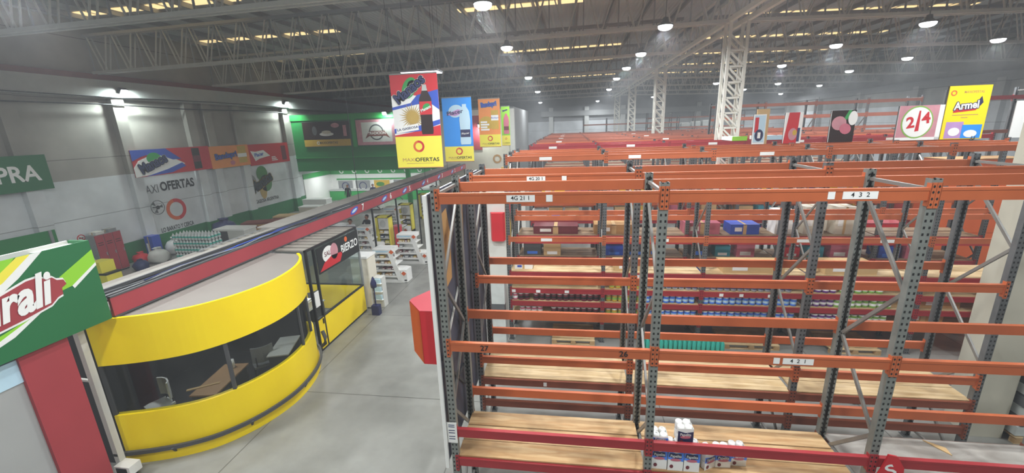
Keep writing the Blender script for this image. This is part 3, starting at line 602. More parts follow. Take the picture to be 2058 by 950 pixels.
def bulk(x, y, z, label, group, hmax, names):
    k = random.randrange(10)
    if k not in CM:
        wd, hh, m = random.uniform(.35, .6), random.uniform(.75, 1.), PAL[k]; mb = MB(); n = random.choice((2, 3))
        for i in range(n): mb.bb(-wd/2, wd/2, -.25, .25, i*hh/n, (i+1)*hh/n-.008, m)
        mb.rect(FY((0, -.25, 0)), -wd*.3, wd*.3, hh*.1, hh*.35, 0, .003, 'white' if k % 3 else 'blue_tin'); CM[k] = mb.mesh('boxed_goods')
    o = obj('boxed_goods', None, None, (x, y, z), CM[k]); o.scale = (1, 1, hmax*random.uniform(.6, .95)); tag(o, label, 'boxed goods', group)
for (Y, z, nb, hm, lab, grp) in [(8.1, 1.192, 5, .65, 'boxed goods on the lower shelf of the rack right behind the tins', 'boxed goods low behind the tins'), (8.1, 1.992, 5, .55, 'boxed goods on the middle shelf of the rack right behind the tins', 'boxed goods midway behind the tins'), (8.1, 0, 5, .95, 'boxed goods added on the floor right behind the tins to darken the gap', 'boxed goods added on the floor behind the tins'),  # floor-level goods added to hide bright floor where shelves cast shade
                     (11.65, 2.392, 6, .7, 'boxed goods on the second shelf of the red-beamed rack', 'boxed goods on the red-beamed rack'), (11.65, 1.592, 6, .6, 'boxed goods on the lowest shelf of the red-beamed rack', 'boxed goods low on the red-beamed rack'), (11.65, 0, 6, 1.3, 'boxed goods on the floor of the red-beamed rack', 'boxed goods under the red-beamed rack')]:
    for i in range(nb):
        x = i*2.58+.35
        while x < (i+1)*2.58-.4:
            if random.random() < .75: bulk(x+.1, Y+random.uniform(0, .1), z, lab, grp, hm, None)
            x += .64
# orange and red wrapped stacks at the right
def stack(x, y, z, w, d, h, m, n, label, m2):
    t = thing('wrapped_stack', label, 'stack', (x, y, z))
    for i in range(n): obj('layer', MB().bb(-w/2+.01*(i % 2), w/2-.01*(i % 2), -d/2, d/2, i*h/n, (i+1)*h/n-.012, m), t)
    obj('cover_sheet', MB().bb(-w/2-.01, w/2+.01, -d/2-.01, d/2+.01, h-.01, h+.02, m2), t)
stack(14.2, 10.1, 0, 2.2, .9, 4.6, 'orange_red', 4, 'tall stack of orange boxes at the right behind the racks', 'card')
stack(11.6, 10.1, 0, 1.5, .9, 2.6, 'red', 3, 'stack of red boxes at the right behind the racks', 'red_fascia')
stack(12.2, 5.2, 0, 1.1, .9, 2.2, 'red', 3, 'red wrapped stack at the right end of the tin rack', 'wrap')
def sack_pile(x, y, z, s, m, label, name='sack'):
    mb = MB().lathe((0, 0, 0), [(.3*s, 0), (.42*s, .1*s), (.44*s, .35*s), (.34*s, .55*s), (.12*s, .66*s), (.16*s, .74*s)], m, 12)
    for v in mb.v: v += Vector((random.uniform(-.05, .05), random.uniform(-.05, .05), random.uniform(-.02, .02) if v.z > .02 else 0))*s
    o = obj(name, mb, None, (x, y, z)); tag(o, label, 'sack')
pallet(10.45, 3.3, 'pallet under the plastic-wrapped bundle behind the concrete pillar')
t = thing('wrapped_bundle', 'plastic-wrapped bundle of sheets on a pallet behind the concrete pillar', 'bundle', (10.45, 3.3, .145))
for i in range(7):
    obj('layer', MB().box((random.uniform(-.03, .03), 0, .12+i*.2), (1.15, .95, .19), 'wrap_dark' if i % 2 else 'wrap', tilt=('Y', random.uniform(-.03, .03))), t)
t = thing('scrap_bundle', 'dark heap of folded plastic sheeting under the tin rack at the right', 'bundle', (8.4, 4.3, 0))
for i in range(5):
    obj('sheet', MB().box((random.uniform(-.1, .1), random.uniform(-.1, .1), .06+i*.11), (1.5-.1*i, .8, .1), ['wrap_dark', 'grey_dark', 'wrap'][i % 3], rz=random.uniform(-.15, .15)), t)
o = obj('cardboard_scrap', MB().prism([(0, 0), (.1, -.16), (.13, -.02), (-.06, .12)], 0, .012, 'tan'), None, (6.8, .85, 1.413)); tag(o, 'torn scrap of brown cardboard on the grey deck', 'cardboard')
# ---------------------------------------------------------------- posters standing on rack tops
def board(name, x0, x1, y, z0, z1, m, label, cat='poster', dec=None, lean=.02):
    t = thing(name, label, cat, ((x0+x1)/2, y, z0)); t.rotation_euler = (-lean, 0, 0)
    W, H = x1-x0, z1-z0
    f = FY((0, 0, 0)); mb = MB().rect(f, -W/2, W/2, 0, H, 0, .02, m)
    if dec: dec(mb, f, W, H)
    obj('print', mb, t); obj('back_frame', MB().bb(-W/2, W/2, .001, .04, 0, .06, 'grey_dark').bb(-W/2, W/2, .001, .04, H-.06, H, 'grey_dark').bb(-W/2, -W/2+.05, .001, .04, 0, H, 'grey_dark').bb(W/2-.05, W/2, .001, .04, 0, H, 'grey_dark'), t)
def d24(mb, f, W, H):
    mb.rect(f, -W/2, W/2, 0, H, .02, .022, 'meat').rect(f, W/2-.12, W/2, 0, H, .022, .024, 'white').rect(f, -W/2, W/2, 0, .08, .022, .024, 'white')
    mb.disc(f, -.07, H*.52, W*.36, H*.47, .022, .026, 'tin_green', 32).disc(f, -.07, H*.52, W*.33, H*.43, .026, .03, 'white', 32)
    mb.text(f, '2', -.24, H*.5, .42, .034, 'red', .03, .15).text(f, '4', .14, H*.62, .42, .034, 'red', .03, .15).shape(f, [(-.1, H*.25), (.0, H*.27), (-.02, H*.85), (-.06, H*.85)], .03, .034, 'red')
def darm(mb, f, W, H):
    mb.ring(f, -W*.38, H*.87, .045, .075, .024, 'orange_red').text(f, 'MAXIOFERTAS', .1, H*.88, .1, .024, 'card', .005, 0, .75)
    mb.shape(f, [(-W*.32, H*.5), (W*.22, H*.54), (W*.26, H*.6), (-W*.28, H*.57)], .02, .024, 'red').text(f, 'Armel', -.02, H*.63, .28, .03, 'white', .03, .08, .85, None, 'blue_dark').shape(f, [(W*.18, H*.66), (W*.3, H*.8), (W*.36, H*.68), (W*.3, H*.62)], .02, .026, 'navy')
    mb.rect(f, -W*.32, W*.3, H*.45, H*.465, .02, .022, 'card').rect(f, -W*.1, W*.06, H*.4, H*.415, .02, .022, 'card')
    mb.rect(f, -W*.42, .0, .02, H*.33, .02, .024, 'lavender').rect(f, -.02, W*.45, .02, H*.27, .024, .028, 'blue_sky').disc(f, W*.2, H*.1, W*.16, H*.07, .028, .03, 'white', 16).disc(f, -W*.2, H*.14, W*.14, H*.08, .024, .026, 'white', 16)
def dA(mb, f, W, H):
    mb.rect(f, -W/2+.02, W/2-.02, .05, H-.03, .02, .024, 'cyan_pale').rect(f, -W*.4, -W*.1, H*.4, H*.9, .024, .028, 'red').disc(f, 0, H*.3, W*.35, H*.2, .028, .032, 'navy', 20).rect(f, -.04, .04, H*.2, H*.4, .032, .034, 'white')
def dB(mb, f, W, H):
    mb.shape(f, [(-W*.5, 0), (W*.25, 0), (W*.3, H), (-W*.3, H)], .02, .024, 'red').disc(f, 0, H*.3, W*.25, H*.2, .024, .028, 'meat', 16).disc(f, .05, H*.35, .06, .08, .028, .03, 'gold', 12).rect(f, W*.25, W*.4, .05, H*.5, .024, .026, 'blue_dark')
def dC(mb, f, W, H):
    mb.rect(f, -W/2, W/2, 0, H, .02, .022, 'cola').disc(f, -.1, H*.6, W*.3, H*.22, .022, .026, 'meat', 16, .4).disc(f, .08, H*.42, W*.22, H*.18, .026, .03, 'pink', 16, .8).shape(f, [(.02, H*.75), (.12, H), (.2, H), (.1, H*.7)], .022, .026, 'green').disc(f, .25, H*.75, .12, .2, .022, .026, 'white', 16)
board('rack_top_poster', 10.9, 12.02, 8.775, 5.268, 6.22, 'white', 'white poster reading 2 and 4 in red, standing on the rack top', dec=d24)
board('rack_top_poster', 12.05, 13.08, 8.775, 5.268, 6.7, 'yellow', 'tall yellow poster with detergent lettering standing on the rack top', dec=darm)
board('rack_top_poster', 13.75, 15.2, 8.775, 5.268, 6.25, 'white', 'blank white board on the rack top right of the yellow poster')
board('rack_top_poster', 7.06, 7.4, 8.775, 5.268, 6.13, 'white', 'narrow poster with a purple round mark on the rack top', dec=dA)
board('rack_top_poster', 7.92, 8.4, 8.775, 5.268, 6.15, 'white', 'small red and white poster on the rack top, second along', dec=dB)
board('rack_top_poster', 9.15, 9.8, 8.775, 5.268, 6.16, 'white', 'dark meat poster with a green corner on the rack top', dec=dC)
o = obj('wooden_crate', MB().bb(7.15, 7.5, 8.83, 8.86, 5.268, 6.28, 'tan')); tag(o, 'upright tan board behind the narrow poster on the rack top', 'board')
for i, (a, b, y) in enumerate([(7.4, 7.9, 9.9), (8.4, 9.1, 10.0)]):
    o = obj('flat_bale', MB().bb(a, b, 11.28, 11.3, 5.268, 5.42, ['lime', 'cyan_pale'][i]).bb(a, b, 11.3, 12.36, 5.268, 5.4, 'white')); tag(o, ['lime green flat pack on the red rack between two posters', 'pale blue flat pack on the red rack between two posters'][i], 'pack')
for i in range(6):
    o = obj('bale', MB().bb(0, .9, 0, .8, 0, .35+.1*(i % 3), 'wrap').bb(.05, .85, .05, .75, .35+.1*(i % 3), .42+.1*(i % 3), 'white'), None, (10.8+i*1.15, 46.1, 5.41)); tag(o, 'white wrapped bale on the dark rack near the far wall', 'bale', 'white bales near the far wall')
# ================================================================ HANGING BANNERS
def hanging(x0, x1, y, z0, z1, base, label, dec, zt=9.1):
    t = thing('hanging_banner', label, 'banner', ((x0+x1)/2, y, z0)); W, H = x1-x0, z1-z0
    f = FY((0, 0, 0)); mb = MB().rect(f, -W/2, W/2, 0, H, -.012, 0, base); dec(mb, f, W, H); obj('print', mb, t)
    obj('top_rail', MB().tube([(-W/2, .0, H), (W/2, .0, H)], .02, 'galv', 8), t); obj('bottom_rail', MB().tube([(-W/2, .0, 0), (W/2, .0, 0)], .02, 'card', 8), t)
    for s in (-1, 1): obj('wire', MB().tube([(s*W*.45, 0, H), (s*W*.45, 0, zroof((x0+x1)/2)-z0)], .006, 'grey_dark', 5), t)
def maxi(mb, f, W, h):
    mb.rect(f, -W/2, W/2, 0, h, 0, .004, 'yellow_pale').ring(f, 0, h*.68, W*.075, W*.12, .008, 'red', 32, 'orange_red').text(f, 'MAXI', -W*.24, h*.25, W*.1, .008, 'card', 0, 0, 1, W*.28).text(f, 'OFERTAS', W*.16, h*.25, W*.11, .008, 'black', .02, 0, 1, W*.52).rect(f, -W*.3, W*.3, h*.13, h*.145, .004, .006, 'card')
def dec1(mb, f, W, H):
    h = H*.345; maxi(mb, f, W, h)
    mb.rect(f, -W/2, W/2, h, H, 0, .002, 'white').shape(f, [(-W/2, H*.78), (-.05, H*.78), (W*.15, H*.76), (W/2, H*.83), (W/2, H), (-W/2, H)], .002, .004, 'red')
    mb.shape(f, [(-W/2, H*.66), (-W*.1, H*.7), (W*.05, H*.78), (W/2, H*.83), (W/2, H*.62), (W*.3, H*.7), (.0, H*.68), (-W/2, H*.63)], .004, .006, 'blue')
    mb.shape(f, [(-W/2, h+.0), (W/2, h), (W/2, H*.46), (0, H*.4), (-W/2, H*.36)], .004, .006, 'red').shape(f, [(-W/2, H*.38), (.1, H*.4), (W/2, H*.47), (W/2, H*.52), (.1, H*.46), (-W/2, H*.43)], .006, .008, 'blue')
    for k in range(28):
        a = 2*PI*k/28; L = W*(.3 if k % 2 else .25)
        mb.shape(f, [(-W*.08+.17*math.cos(a-.13), H*.55+.17*math.sin(a-.13)), (-W*.08+L*math.cos(a), H*.55+L*math.sin(a)), (-W*.08+.17*math.cos(a+.13), H*.55+.17*math.sin(a+.13))], .010, .012, 'sun_gold')
    mb.disc(f, -W*.08, H*.55, W*.115, W*.115, .012, .014, 'sun_gold', 20)
    x = W*.22; bt = [(-.2, 0), (.2, 0), (.22, .1), (.21, .5), (.235, .8), (.22, 1.1), (.1, 1.34), (.06, 1.42), (.06, 1.52), (-.06, 1.52), (-.06, 1.42), (-.1, 1.34), (-.22, 1.1), (-.235, .8), (-.21, .5), (-.22, .1)]
    mb.shape(f, [(x+p*.9, h+.06+q*.98) for p, q in bt], .012, .016, 'cola').rect(f, x-.2, x+.2, h+.66, h+1.06, .016, .018, 'red').shape(f, [(x-.09, h+1.38), (x+.09, h+1.38), (x+.06, h+1.56), (x-.06, h+1.56)], .016, .02, 'grey_light')
    mb.disc(f, x+.02, h+.9, .13, .09, .018, .02, 'green', 16, .5).text(f, 'Manaos', x, h+.84, .13, .024, 'white', .02, .4, 1, .36)
    mb.disc(f, -W*.1, H*.855, W*.14, W*.22, .008, .01, 'green', 20, -.5).disc(f, -W*.02, H*.87, W*.12, W*.12, .008, .01, 'green', 20)
    mb.text(f, 'Manaos', -W*.1, H*.84, .42, .02, 'blue_dark', .03, .62, 1, 1.15, 'white')
    mb.shape(f, [(-W*.46, h+.1), (.05, h+.2), (.04, h+.4), (-W*.45, h+.28)], .012, .014, 'white').text(f, 'LA GASEOSA', -W*.21, h+.25, .1, .018, 'blue_dark', .02, .13, 1, .72)
def bottle2(mb, f, x, y, s, m, lab):
    mb.shape(f, [(x+p*s, y+q*s) for p, q in [(-.17, 0), (.17, 0), (.19, .1), (.17, .45), (.19, .8), (.16, 1.1), (.07, 1.25), (.07, 1.33), (-.07, 1.33), (-.07, 1.25), (-.16, 1.1), (-.19, .8), (-.17, .45), (-.19, .1)]], .004, .01, m).rect(f, x-.17*s, x+.17*s, y+.25*s, y+.5*s, .01, .012, lab)
def dec2(mb, f, W, H):
    h = H*.24; maxi(mb, f, W, h)
    mb.disc(f, -.06, H*.79, W*.25, W*.2, .0, .004, 'cyan_pale', 24, .2).shape(f, [(-W*.38, H*.74), (.05, H*.82), (.22, H*.8), (.12, H*.74), (-.1, H*.715)], .004, .008, 'lavender').text(f, 'Placer', -.1, H*.77, .24, .014, 'navy', .02, .15, 1, .75)
    bottle2(mb, f, W*.25, h+.08, 1.32, 'cyan_pale', 'navy'); mb.text(f, 'Placer', W*.25, h+.57, .12, .02, 'white', .01, .1, 1, .36)
def dec3(mb, f, W, H):
    h = H*.26; maxi(mb, f, W, h)
    mb.text(f, 'Bandapri', -.02, H*.88, .3, .014, 'blue', .04, .1, 1, W*.72, 'white')
    mb.disc(f, -W*.15, H*.5, W*.35, W*.3, 0, .004, 'gold', 20).rect(f, W*.08, W*.42, h+.25, H*.76, .004, .008, 'gold').rect(f, W*.08, W*.42, H*.55, H*.66, .008, .01, 'white').text(f, 'Bandapri', W*.25, H*.605, .1, .014, 'blue', .01, 0, 1, .36)
    for k in range(4): mb.rect(f, -W*.42, -W*.02-.1*(k % 2), h+.2+k*.12, h+.28+k*.12, .004, .008, 'white')
def dec4(mb, f, W, H):
    maxi(mb, f, W, H*.26); bottle2(mb, f, .05, H*.3, 1.0, 'pink', 'maroon'); mb.text(f, 'Manaos', -.02, H*.9, .16, .008, 'blue_dark', .02, .3, 1, W*.6, 'white')
hanging(-4.0, -2.45, 8.4, 4.82, 7.72, 'red', 'tall hanging banner of a cola bottle over a striped flag', dec1)
hanging(-4.05, -2.7, 14., 4.55, 7.36, 'blue_sky', 'blue hanging banner with a pale bottle', dec2)
hanging(-2.82, -1.75, 16., 5.08, 7.38, 'orange_print', 'orange hanging banner behind the blue one', dec3)
hanging(-2.98, -2.4, 24., 4.78, 7.36, 'lime', 'narrow lime green hanging banner, furthest of the four', dec4)
t = thing('ceiling_panel_light', 'flat white light panel hanging above the cola banner', 'lamp', (-3.1, 8.9, 7.78))
obj('frame', MB().bb(-.62, .62, -.3, .3, .02, .07, 'grey_dark'), t); obj('diffuser', MB().bb(-.6, .6, -.28, .28, 0, .02, 'led_strip'), t)
for s in (-.5, .5): obj('wire', MB().tube([(s, 0, .07), (s, 0, zroof(-3)-7.78)], .006, 'grey_dark', 5), t)
# ================================================================ LEFT WALL: banners, lettering
def wallthing(name, y0, y1, z0, z1, m, label, cat, dec=None, d=.03, x=XL+.3):
    t = thing(name, label, cat, (x, y0, z0)); f = FX((0, 0, 0)); mb = MB().rect(f, 0, y1-y0, 0, z1-z0, 0, d, m)
    if dec: dec(mb, f, y1-y0, z1-z0, d)
    obj('print', mb, t); obj('batten', MB().bb(-.02, 0, 0, y1-y0, 0, .05, 'grey').bb(-.02, 0, 0, y1-y0, z1-z0-.05, z1-z0, 'grey'), t)
    return t
def w1(mb, f, W, H, d):
    mb.shape(f, [(0, H*.35), (.3, H*.6), (1.5, H*.9), (2.9, H*.35), (1.8, H*.1), (0, 0)], d, d+.004, 'white').shape(f, [(0, H*.6), (0, H), (1.9, H), (2.7, H*.55), (2.2, H*.55), (1.2, H*.85), (.5, H*.75)], d, d+.006, 'blue').shape(f, [(.5, 0), (1.8, H*.2), (2.7, H*.4), (2.9, H*.25), (2., H*.05)], d+.004, d+.008, 'blue')
    mb.disc(f, 1.15, H*.65, .4, .3, d+.006, d+.01, 'green', 20).text(f, 'Manaos', 1.05, H*.45, .7, d+.016, 'blue_dark', .03, .35, 1, 1.6, 'white').rect(f, 3.45, 3.95, .1, H*.95, d, d+.006, 'cola').rect(f, 3.47, 3.93, .5, .85, d+.006, d+.008, 'maroon')
def w2(mb, f, W, H, d):
    mb.text(f, 'Bandapri', W*.38, H*.55, .48, d+.01, 'blue', .03, .08, 1, W*.55, 'gold').rect(f, W*.7, W*.92, .2, H*.95, d, d+.006, 'gold').rect(f, W*.68, W*.93, H*.42, H*.6, d+.006, d+.008, 'white').disc(f, W*.52, H*.2, .2, .15, d, d+.004, 'pink', 12)
def w3(mb, f, W, H, d):
    mb.shape(f, [(.15, H*.7), (.6, H*.65), (1.4, H*.7), (2.0, H*.4), (.9, H*.3), (.5, H*.2)], d, d+.006, 'white').text(f, 'Placer', .9, H*.5, .35, d+.012, 'blue', .03, .1, 1, .9).rect(f, W*.8, W*.92, H*.12, H*.85, d, d+.006, 'maroon')
    for k in range(3): mb.rect(f, W*.52, W*.62+.1*k, H*(.3-.08*k), H*(.34-.08*k), d, d+.004, 'white')
wallthing('wall_banner', 13.3, 17.95, 4.15, 5.5, 'red', 'wide red and blue soda banner high on the left wall', 'banner', w1)
wallthing('wall_banner', 17.95, 21.1, 4.1, 5.45, 'orange_print', 'orange banner in the middle of the left wall banners', 'banner', w2)
wallthing('wall_banner', 21.1, 25.2, 4.0, 5.42, 'red', 'red banner at the far end of the left wall banners', 'banner', w3)
f0 = FX((0, 0, 0))
t = thing('wall_lettering', 'black shop lettering and red ring painted on the left wall', 'wall lettering', (XL+.003, 15.2, 3.48))
obj('shop_name', MB().text(f0, 'MAXI', -1.15, -.06, .64, .012, 'grey_dark', .0, 0, 1, 1.0).text(f0, 'OFERTAS', .52, 0, .66, .012, 'black', .035, 0, 1, 2.1), t)
obj('ring', MB().ring(f0, .1, -1.32, .4, .6, .012, 'red', 40, 'orange_red'), t)
obj('slogan', MB().text(f0, 'LO BARATO Y CERCA', -.05, -2.3, .34, .012, 'black', .015, 0, 1, 2.0), t)
t = thing('wall_lettering', 'painted soda logo and slogan at the far end of the left wall', 'wall lettering', (XL+.003, 22.1, 2.75))
mb = MB().disc(f0, -.9, .1, .5, .55, .008, .01, 'grey', 20).disc(f0, -.9, .1, .3, .3, .01, .012, 'grey_dark', 12).disc(f0, .25, .6, .55, .55, .01, .014, 'green_leaf', 20).disc(f0, .5, -.1, .6, .6, .01, .014, 'green_leaf', 20).disc(f0, .1, -.5, .35, .7, .01, .014, 'sun_gold', 20)
obj('logo', mb.text(f0, 'Manaos', .1, 0., 1.0, .024, 'black', .03, .35, 1, 2.2, 'gold'), t)
obj('slogan', MB().text(f0, 'LA GASEOSA ARGENTINA', .2, -1.3, .35, .012, 'black', .015, 0, 1, 2.7), t)
t = thing('wall_fan', 'black wall fan on the left wall beside the shop lettering', 'fan', (XL+.31, 13.75, 2.55))
obj('guard', MB().tube([(.3+.0, .36*math.cos(a), .36*math.sin(a)) for a in (k*PI/10 for k in range(21))], .018, 'grey_dark', 6).disc(FX((.3, 0, 0)), 0, 0, .1, .1, 0, .03, 'black', 16), t)
obj('blades', MB().shape(FX((.26, 0, 0)), [(.05, .0), (.3, .12), (.3, -.06)], 0, .01, 'grey_dark').shape(FX((.26, 0, 0)), [(-.05, .05), (-.26, .2), (-.12, .3)], 0, .01, 'grey_dark').shape(FX((.26, 0, 0)), [(-.03, -.05), (-.2, -.25), (.0, -.3)], 0, .01, 'grey_dark'), t)
obj('arm', MB().bar((-.0, 0, 0), (.26, 0, 0), .05, .05, 'black'), t)
t = thing('wall_sign', 'green sign with white capitals ending in PRA on the left wall', 'sign', (XL+.3, 5.65, 4.15)); f = FX((0, 0, 0))
obj('panel', MB().rect(f, 0, 4.15, 0, 1.4, 0, .12, 'green_sign').text(f, 'COMPRA', 2.2, .66, .86, .126, 'white', .025, 0, 1, 3.2), t)
t = thing('no_smoking_sign', 'small round red no-smoking sign on the left wall', 'sign', (XL+.005, 10.45, 1.78)); f = FX((0, 0, 0))
obj('disc', MB().disc(f, 0, 0, .17, .17, 0, .008, 'white').ring(f, 0, 0, .13, .17, .012, 'red').bar((.012, -.11, .11), (.012, .11, -.11), .005, .03, 'red').rect(f, -.09, .09, -.02, .02, .008, .01, 'black'), t)
o = obj('cable_run', MB().tube([(XL+.33, y, z) for y, z in ((4, 7.7), (9, 7.62), (13, 7.66), (17, 7.58), (21, 7.62), (26, 7.6))], .03, 'black', 6)); tag(o, 'black cable run along the top of the left wall', 'cable')
o = obj('cable_run', MB().tube([(XL+.4, y, z) for y, z in ((4, 8.05), (12, 7.98), (19, 8.05), (26, 8.0))], .025, 'black', 6)); tag(o, 'upper black cable along the crown of the left wall', 'cable')
o = obj('green_door_panel', MB().bb(XL+.29, XL+.33, 5.0, 9.4, 0, 2.45, 'green_deep').bb(XL+.33, XL+.38, 9.15, 9.25, 0, 2.45, 'grey')); tag(o, 'green painted panel on the left wall under the green sign', 'panel')
for k, x in enumerate((-18.6, -15.2, -12.)):
    t = thing('tube_light', ['tube light under the mezzanine nearest the left wall', 'middle tube light under the mezzanine', 'tube light under the mezzanine near the green post'][k], 'lamp', (x, 28.6, 2.96))
    obj('fitting', MB().bb(-.75, .75, -.08, .08, .04, .09, 'white'), t); obj('tube', MB().tube([(-.7, 0, 0), (.7, 0, 0)], .025, 'led_strip', 8), t)
    ld = bpy.data.lights.new('lamp_light', 'AREA'); ld.shape = 'RECTANGLE'; ld.size = 1.4; ld.size_y = .1; ld.energy = 130; ld.color = LAMP_COL
    lo = bpy.data.objects.new('lamp_light', ld); COL.objects.link(lo); lo.parent = t; lo.location = (0, 0, -.04)
# posters on the mezzanine
def mposter(x0, x1, z0, z1, label, dec):
    t = thing('wall_poster', label, 'poster', (x0, 26.4, z0)); f = FY((0, 0, 0)); W, H = x1-x0, z1-z0
    mb = MB().rect(f, 0, W, 0, H, -.02, 0, 'cola'); dec(mb, f, W, H); obj('print', mb, t); obj('edge', MB().bb(-.03, W+.03, .0, .02, -.03, 0, 'grey_dark').bb(-.03, W+.03, 0, .02, H, H+.03, 'grey_dark'), t)
def ma(mb, f, W, H):
    mb.rect(f, 0, W, 0, H*.28, 0, .004, 'gold').text(f, 'MAXIOFERTAS', W*.52, H*.14, .24, .008, 'black', .01).ring(f, W*.3, H*.14, .08, .13, .008, 'white')
    mb.disc(f, W*.5, H*.5, W*.15, H*.08, 0, .004, 'white', 20).disc(f, W*.5, H*.58, W*.1, H*.07, 0, .005, 'cream', 16).disc(f, W*.7, H*.85, .35, .18, 0, .004, 'meat', 16).rect(f, W*.86, W*.93, H*.4, H*.85, 0, .004, 'meat').disc(f, W*.25, H*.65, .2, .35, 0, .004, 'grey_dark', 16)
def mb_(mb, f, W, H):
    mb.rect(f, 0, W, 0, H, 0, .003, 'meat').rect(f, W*.13, W*.85, H*.12, H*.9, .003, .006, 'white_dirty').ring(f, W*.48, H*.5, .5, .6, .01, 'grey_dark', 32)
    mb.shape(f, [(W*.2, H*.25), (W*.3, H*.55), (W*.68, H*.55), (W*.8, H*.25), (W*.7, H*.35), (W*.3, H*.35)], .006, .012, 'rust').text(f, 'TRADICION', W*.49, H*.46, .28, .018, 'white', .02, 0, 1, W*.42)
def mc(mb, f, W, H): mb.rect(f, 0, W, 0, H*.3, 0, .004, 'gold').disc(f, W*.5, H*.65, .3, .3, 0, .004, 'meat', 16)
mposter(-19.3, -15.35, 5.0, 6.85, 'dark food poster with a yellow foot on the green mezzanine', ma)
mposter(-14.8, -11.4, 5.0, 6.9, 'pale poster with a brown ribbon emblem on the green mezzanine', mb_)
mposter(-10.9, -9.2, 5.0, 6.85, 'third poster on the green mezzanine, beside the cola banner', mc)
for k, (x0, x1) in enumerate(((-19.6, -18.2), (-17.9, -16.5), (-16.1, -14.6), (-14.2, -12.8))):
    t = thing('shopfront_poster', ['grey poster at the wall end of the shopfront', 'second grey poster along the shopfront', 'yellow food poster in the shopfront', 'grey poster beside the green post in the shopfront'][k], 'poster', (x0, 30.92, 1.0)); f = FY((0, 0, 0))
    obj('print', MB().rect(f, 0, x1-x0, 0, .72, -.02, 0, 'gold' if k == 2 else 'grey').ring(f, (x1-x0)/2, .2, .3, .38, .004, 'blue_dark', 24) if k != 2 else MB().rect(f, 0, x1-x0, 0, .72, -.02, 0, 'gold').disc(f, .6, .35, .4, .2, 0, .004, 'green_leaf', 16), t)
    obj('frame', MB().bb(-.05, x1-x0+.05, .02, .06, -.05, .77, 'white'), t)
o = tag(obj('round_logo', MB().ring(FY((-3.8, 26.49, 3.7)), 0, 0, .2, .33, .01, 'card')), 'brown ring logo on the cream wall below the orange banner', 'logo')
# ================================================================ RED FASCIA GANTRY
FXX = -6.3
t = thing('fascia_gantry', 'long red fascia carrying cables above the yellow booths', 'fascia', (FXX, .85, 0))
L = 26.2
obj('fascia_board', MB().bb(-.05, 0, 0, L, 3.02, 3.37, 'red_fascia').bb(-.05, .01, 0, L, 3.0, 3.03, 'grey_dark').bb(-.05, .01, 0, L, 3.36, 3.39, 'grey_dark'), t)
obj('tray', MB().bb(-.42, -.05, 0, L, 3.3, 3.33, 'grey_dark').bb(-.44, -.4, 0, L, 3.3, 3.42, 'grey_dark'), t)
obj('cover_board', MB().bb(-1.15, -.42, 5.0, L, 3.38, 3.42, 'cover_grey').bb(-.7, -.42, .2, 5.1, 3.36, 3.39, 'cover_grey'), t)
mb = MB()
for i, (m, dx, n0, n1) in enumerate((('blue', -.2, 3, 9), ('black', -.12, 0, 33), ('grey_dark', -.28, 0, 33), ('black', -.34, 0, 33), ('blue_dark', -.25, 1, 11), ('blue', -.3, 4, 8), ('grey', -.16, 0, 33), ('grey_dark', -.22, 0, 20))):
    mb.tube([(dx+random.uniform(-.06, .06), y*.8, 3.355+random.uniform(0, .05)) for y in range(n0, n1)], .016, m, 5)
obj('cables', mb, t)
f = Fr((0, 0, 0), (0, 1, 0), (0, 0, 1))
for y, s in ((9.0, '7'), (11.6, '6'), (13.9, '5'), (16.6, '4'), (19.4, '3'), (22.4, '2'), (25, '1')):
    mb = MB().disc(f, y-.5, 3.2, .3, .1, .002, .006, 'blue', 16, .25).disc(f, y-.5, 3.2, .2, .05, .006, .008, 'cyan_pale', 12, .25).text(f, s, y+.15, 3.2, .34, .012, 'white', .03)
    obj('lane_number', mb, t)
for y in (10.0, 12.4, 15.2, 18.5, 22., 25.5):
    obj('post', MB().bb(-.1, -.04, y-.03, y+.03, 0, 3.02, 'black'), t)
    obj('bracket', MB().bar((-.02, y+.4, 3.0), (.12, y+.4, 2.86), .04, .04, 'grey_dark'), t)
for y in (9.3, 17.0, 21.5):
    obj('hanging_wire', MB().tube([(-.2, y, 3.4), (-.2, y, 9.1)], .012, 'black', 5), t)
# ---------------------------------------------------------------- green sign over the entrance, red pillar, grey wall
t = thing('entrance_sign', 'large dark green sign with red and white script ending in rali', 'sign', (-6.2, -3.2, 3.05)); f = FX((0, 0, 0)); L, H = 3.93, 1.4
mb = MB().rect(f, 0, L, 0, H, -.02, 0, 'green_sign')
mb.shape(f, [(L-.52, .95), (L-.0, 1.24), (L-.0, 1.02), (L-.4, .76), (L-.62, .72)], 0, .004, 'lime').shape(f, [(L, 1.02), (L, .97), (L-.38, .71), (L-.4, .76)], .004, .006, 'white')
mb.shape(f, [(0, .2), (2.2, .28), (2.75, .44), (3.2, .6), (2.6, .34), (2.0, .14), (0, -.0)], 0, .003, 'lime').shape(f, [(0, .06), (0, 0.0), (2.1, .1), (2.7, .3), (3.2, .6), (2.5, .3), (1.9, .16)], .003, .005, 'white')
mb.shape(f, [(2.3, .8), (2.75, 1.1), (3.16, 1.4), (3.3, 1.4), (2.95, 1.1), (2.5, .8)], 0, .003, 'white').shape(f, [(2.15, .85), (2.6, 1.1), (3.0, 1.4), (3.16, 1.4), (2.78, 1.1), (2.35, .85)], .003, .005, 'yellow_pale').shape(f, [(1.9, .85), (2.5, 1.4), (2.98, 1.4), (2.45, .85)], 0, .002, 'lime')
edge = [(x+.26, y) for x, y in [(-.2, .2), (2.0, .4), (2.6, .5), (2.95, .58), (3.05, .66), (3.12, .68), (3.13, .78), (3.2, .82), (3.18, .9), (3.1, .92), (3.05, .98), (2.98, .97), (2.9, 1.04), (2.75, 1.03), (2.6, .98), (2.2, .84), (-.2, .7)]]
